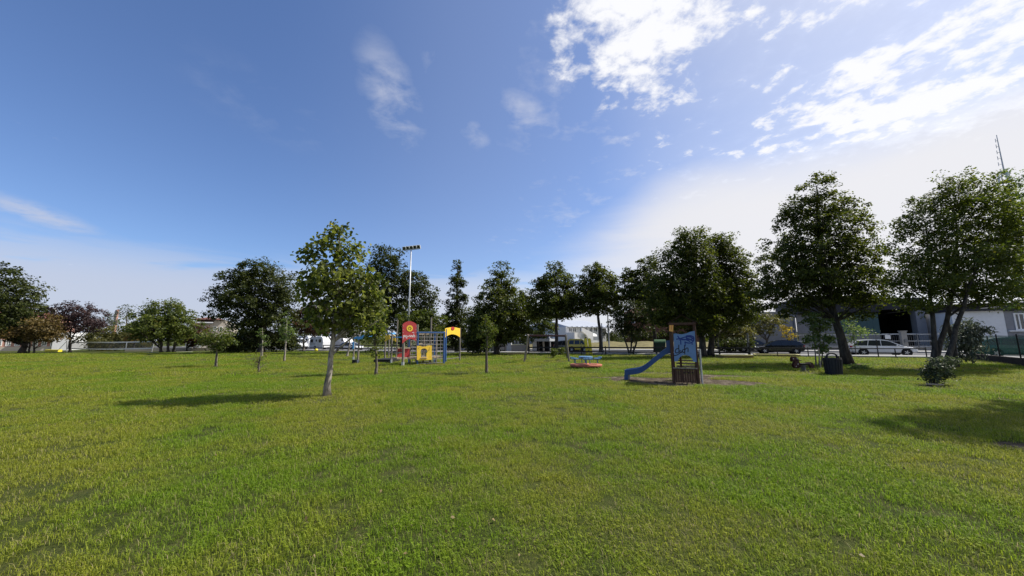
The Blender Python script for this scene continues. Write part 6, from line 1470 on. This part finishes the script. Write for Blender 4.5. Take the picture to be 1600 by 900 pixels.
# I grey concrete building above the black car
LK = Line(60, SK); q = LK.hit(1205, 545); hK = thing('grey_building', 'plain grey concrete building above the black car', 'building', (q.x, q.y, 0))
wall_box('wall', LK, 1176, 1248, 490, 'plaster_grey', hK, 9, py_ref=1212); part_box(LK, 'parapet', 1175, 1249, 487, 490, 'concrete', hK, -.15, .2)
for a in (1182, 1196): win(LK, hK, a, a + 8, 508, 517, fw_=.1, mull=1)
part_box(LK, 'downpipe', 1244, 1245.4, 490, 548, 'galv_dark', hK, -.12, -.01)
# J industrial hall
LM = Line(61, SK); q = LM.hit(1370, 545); hM = thing('industrial_hall', 'long industrial hall with anthracite fascia, teal wall panel and a dark open bay', 'building', (q.x, q.y, 0))
part_box(LM, 'fascia', 1249.5, 1378, 463, 489.5, 'fascia', hM, -.6, 10)
part_box(LM, 'fascia', 1378.6, 1452, 466, 483, 'fascia', hM, -.3, 9.5)
for i in range(7):
    a = 1311 + i * 9.7; part_box(LM, 'teal_panel', a, a + 9.5, 489.6, 521, 'teal', hM, 0, .2)
part_box(LM, 'base_wall', 1249.5, 1378, 521.2, 549, 'concrete', hM, .02, .3); part_box(LM, 'grey_wall', 1249.5, 1310.6, 489.6, 521, 'plaster_grey', hM, .05, .3)
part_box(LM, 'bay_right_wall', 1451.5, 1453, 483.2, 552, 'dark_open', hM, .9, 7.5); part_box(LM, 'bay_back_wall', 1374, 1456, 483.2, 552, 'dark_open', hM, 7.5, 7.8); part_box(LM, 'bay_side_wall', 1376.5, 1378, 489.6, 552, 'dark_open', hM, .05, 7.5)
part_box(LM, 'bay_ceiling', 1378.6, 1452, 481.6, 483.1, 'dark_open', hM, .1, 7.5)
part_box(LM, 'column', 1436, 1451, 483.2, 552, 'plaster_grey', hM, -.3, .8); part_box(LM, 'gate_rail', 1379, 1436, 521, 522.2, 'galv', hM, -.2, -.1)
# pale metal roof behind
LN_ = Line(73, SK); s0, zb_ = LN_.sz(1335, 479); s1, _ = LN_.sz(1640, 470); _, zt_ = LN_.sz(1400, 452); _, zb_ = LN_.sz(1400, 476)
mb = MB()
NS = 34
for i in range(NS):
    a = s0 + (s1 - s0) * i / NS; b = s0 + (s1 - s0) * (i + .96) / NS
    mb.add([LN_.pt(a, zb_, -1), LN_.pt(b, zb_, -1), LN_.pt(b, zt_, 7), LN_.pt(a, zt_, 7), LN_.pt(a, zb_ - .12, -1), LN_.pt(b, zb_ - .12, -1), LN_.pt(b, zt_ - .12, 7), LN_.pt(a, zt_ - .12, 7)], [(0, 1, 2, 3), (4, 7, 6, 5), (0, 4, 5, 1), (1, 5, 6, 2), (2, 6, 7, 3), (3, 7, 4, 0)])
o = mb.build('roof_sheets', M['roof_metal'], hM); o['kind'] = 'stuff'
mb = MB(); obox(mb, LN_, s0, s1, 0, zb_ - .15, 1.0, 7); mb.build('rear_hall', M['fascia'], hM)
# K white hall at the right edge
LO = Line(57, SK); q = LO.hit(1540, 545); hO = thing('white_hall', 'white rendered hall wall with a barred window at the right edge', 'building', (q.x, q.y, 0))
wall_box('wall', LO, 1496, 1579, 485, 'plaster_white', hO, 5, py_ref=1540); wall_box('wall', LO, 1579.5, 1690, 484, 'plaster_grey', hO, 5, py_ref=1600)
win(LO, hO, 1582, 1606, 489, 516, fw_=.12, mull=2, name='window'); part_box(LO, 'window_sill', 1580, 1609, 516, 518, 'plaster_white', hO, -.2, .02)
mb = MB(); mb.plate([[(1552, 485), (1566, 478), (1582, 486)]], lambda a, b: LO.hit(a, b) - LO.n * .3, tuple(LO.n * 3)); mb.build('gable_roof', M['fascia'], hO)
part_box(LO, 'roof', 1493, 1690, 481, 484.5, 'fascia', hO, -.4, 5.2)
# street-side metal fence of the hall
LP_ = Line(54.8, SK); s0, _ = LP_.sz(1238, 545); s1, _ = LP_.sz(1530, 545); q = LP_.pt(s0, 0)
mf = thing('metal_fence', 'grey metal bar fence in front of the industrial hall', 'fence', q)
zt_ = 1.72
mb = MB(); obox(mb, LP_, s0, s1, .1, .42, 0, .2); mb.build('plinth', M['concrete'], mf)
for z in (.52, 1.05, zt_): mb = MB(); obox(mb, LP_, s0, s1, z - .025, z + .025, .03, .08); mb.build('rail', M['galv'], mf)
n_ = 14
for i in range(n_ + 1): a = s0 + (s1 - s0) * i / n_; mb = MB(); obox(mb, LP_, a - .03, a + .03, .3, zt_ + .06, .0, .08); mb.build('post', M['galv_dark'], mf)
mb = MB(); nb_ = int((s1 - s0) / .16)
for i in range(nb_): a = s0 + (s1 - s0) * (i + .5) / nb_; obox(mb, LP_, a - .010, a + .010, .42, zt_ - .03, .045, .065)
o = mb.build('bar', M['galv_dark'], mf); o['kind'] = 'stuff'
part_box(LP_, 'notice_board', 1384.5, 1393, 523.5, 529.5, 'white', mf, -.08, -.02)
q = LP_.hit(1411, 545); q.z = 0; ip = thing('gate_pillar', 'pale gate pillar with a letter slot beside the white sign on the metal fence', 'pillar', q)
part_box(LP_, 'pillar', 1406.5, 1415.5, 518, 549, 'concrete', ip, -.5, -.06); part_box(LP_, 'cap', 1405.5, 1416.5, 516.8, 518, 'concrete', ip, -.56, 0); part_box(LP_, 'letter_box', 1410, 1415, 530, 535, 'galv_dark', ip, -.58, -.5)
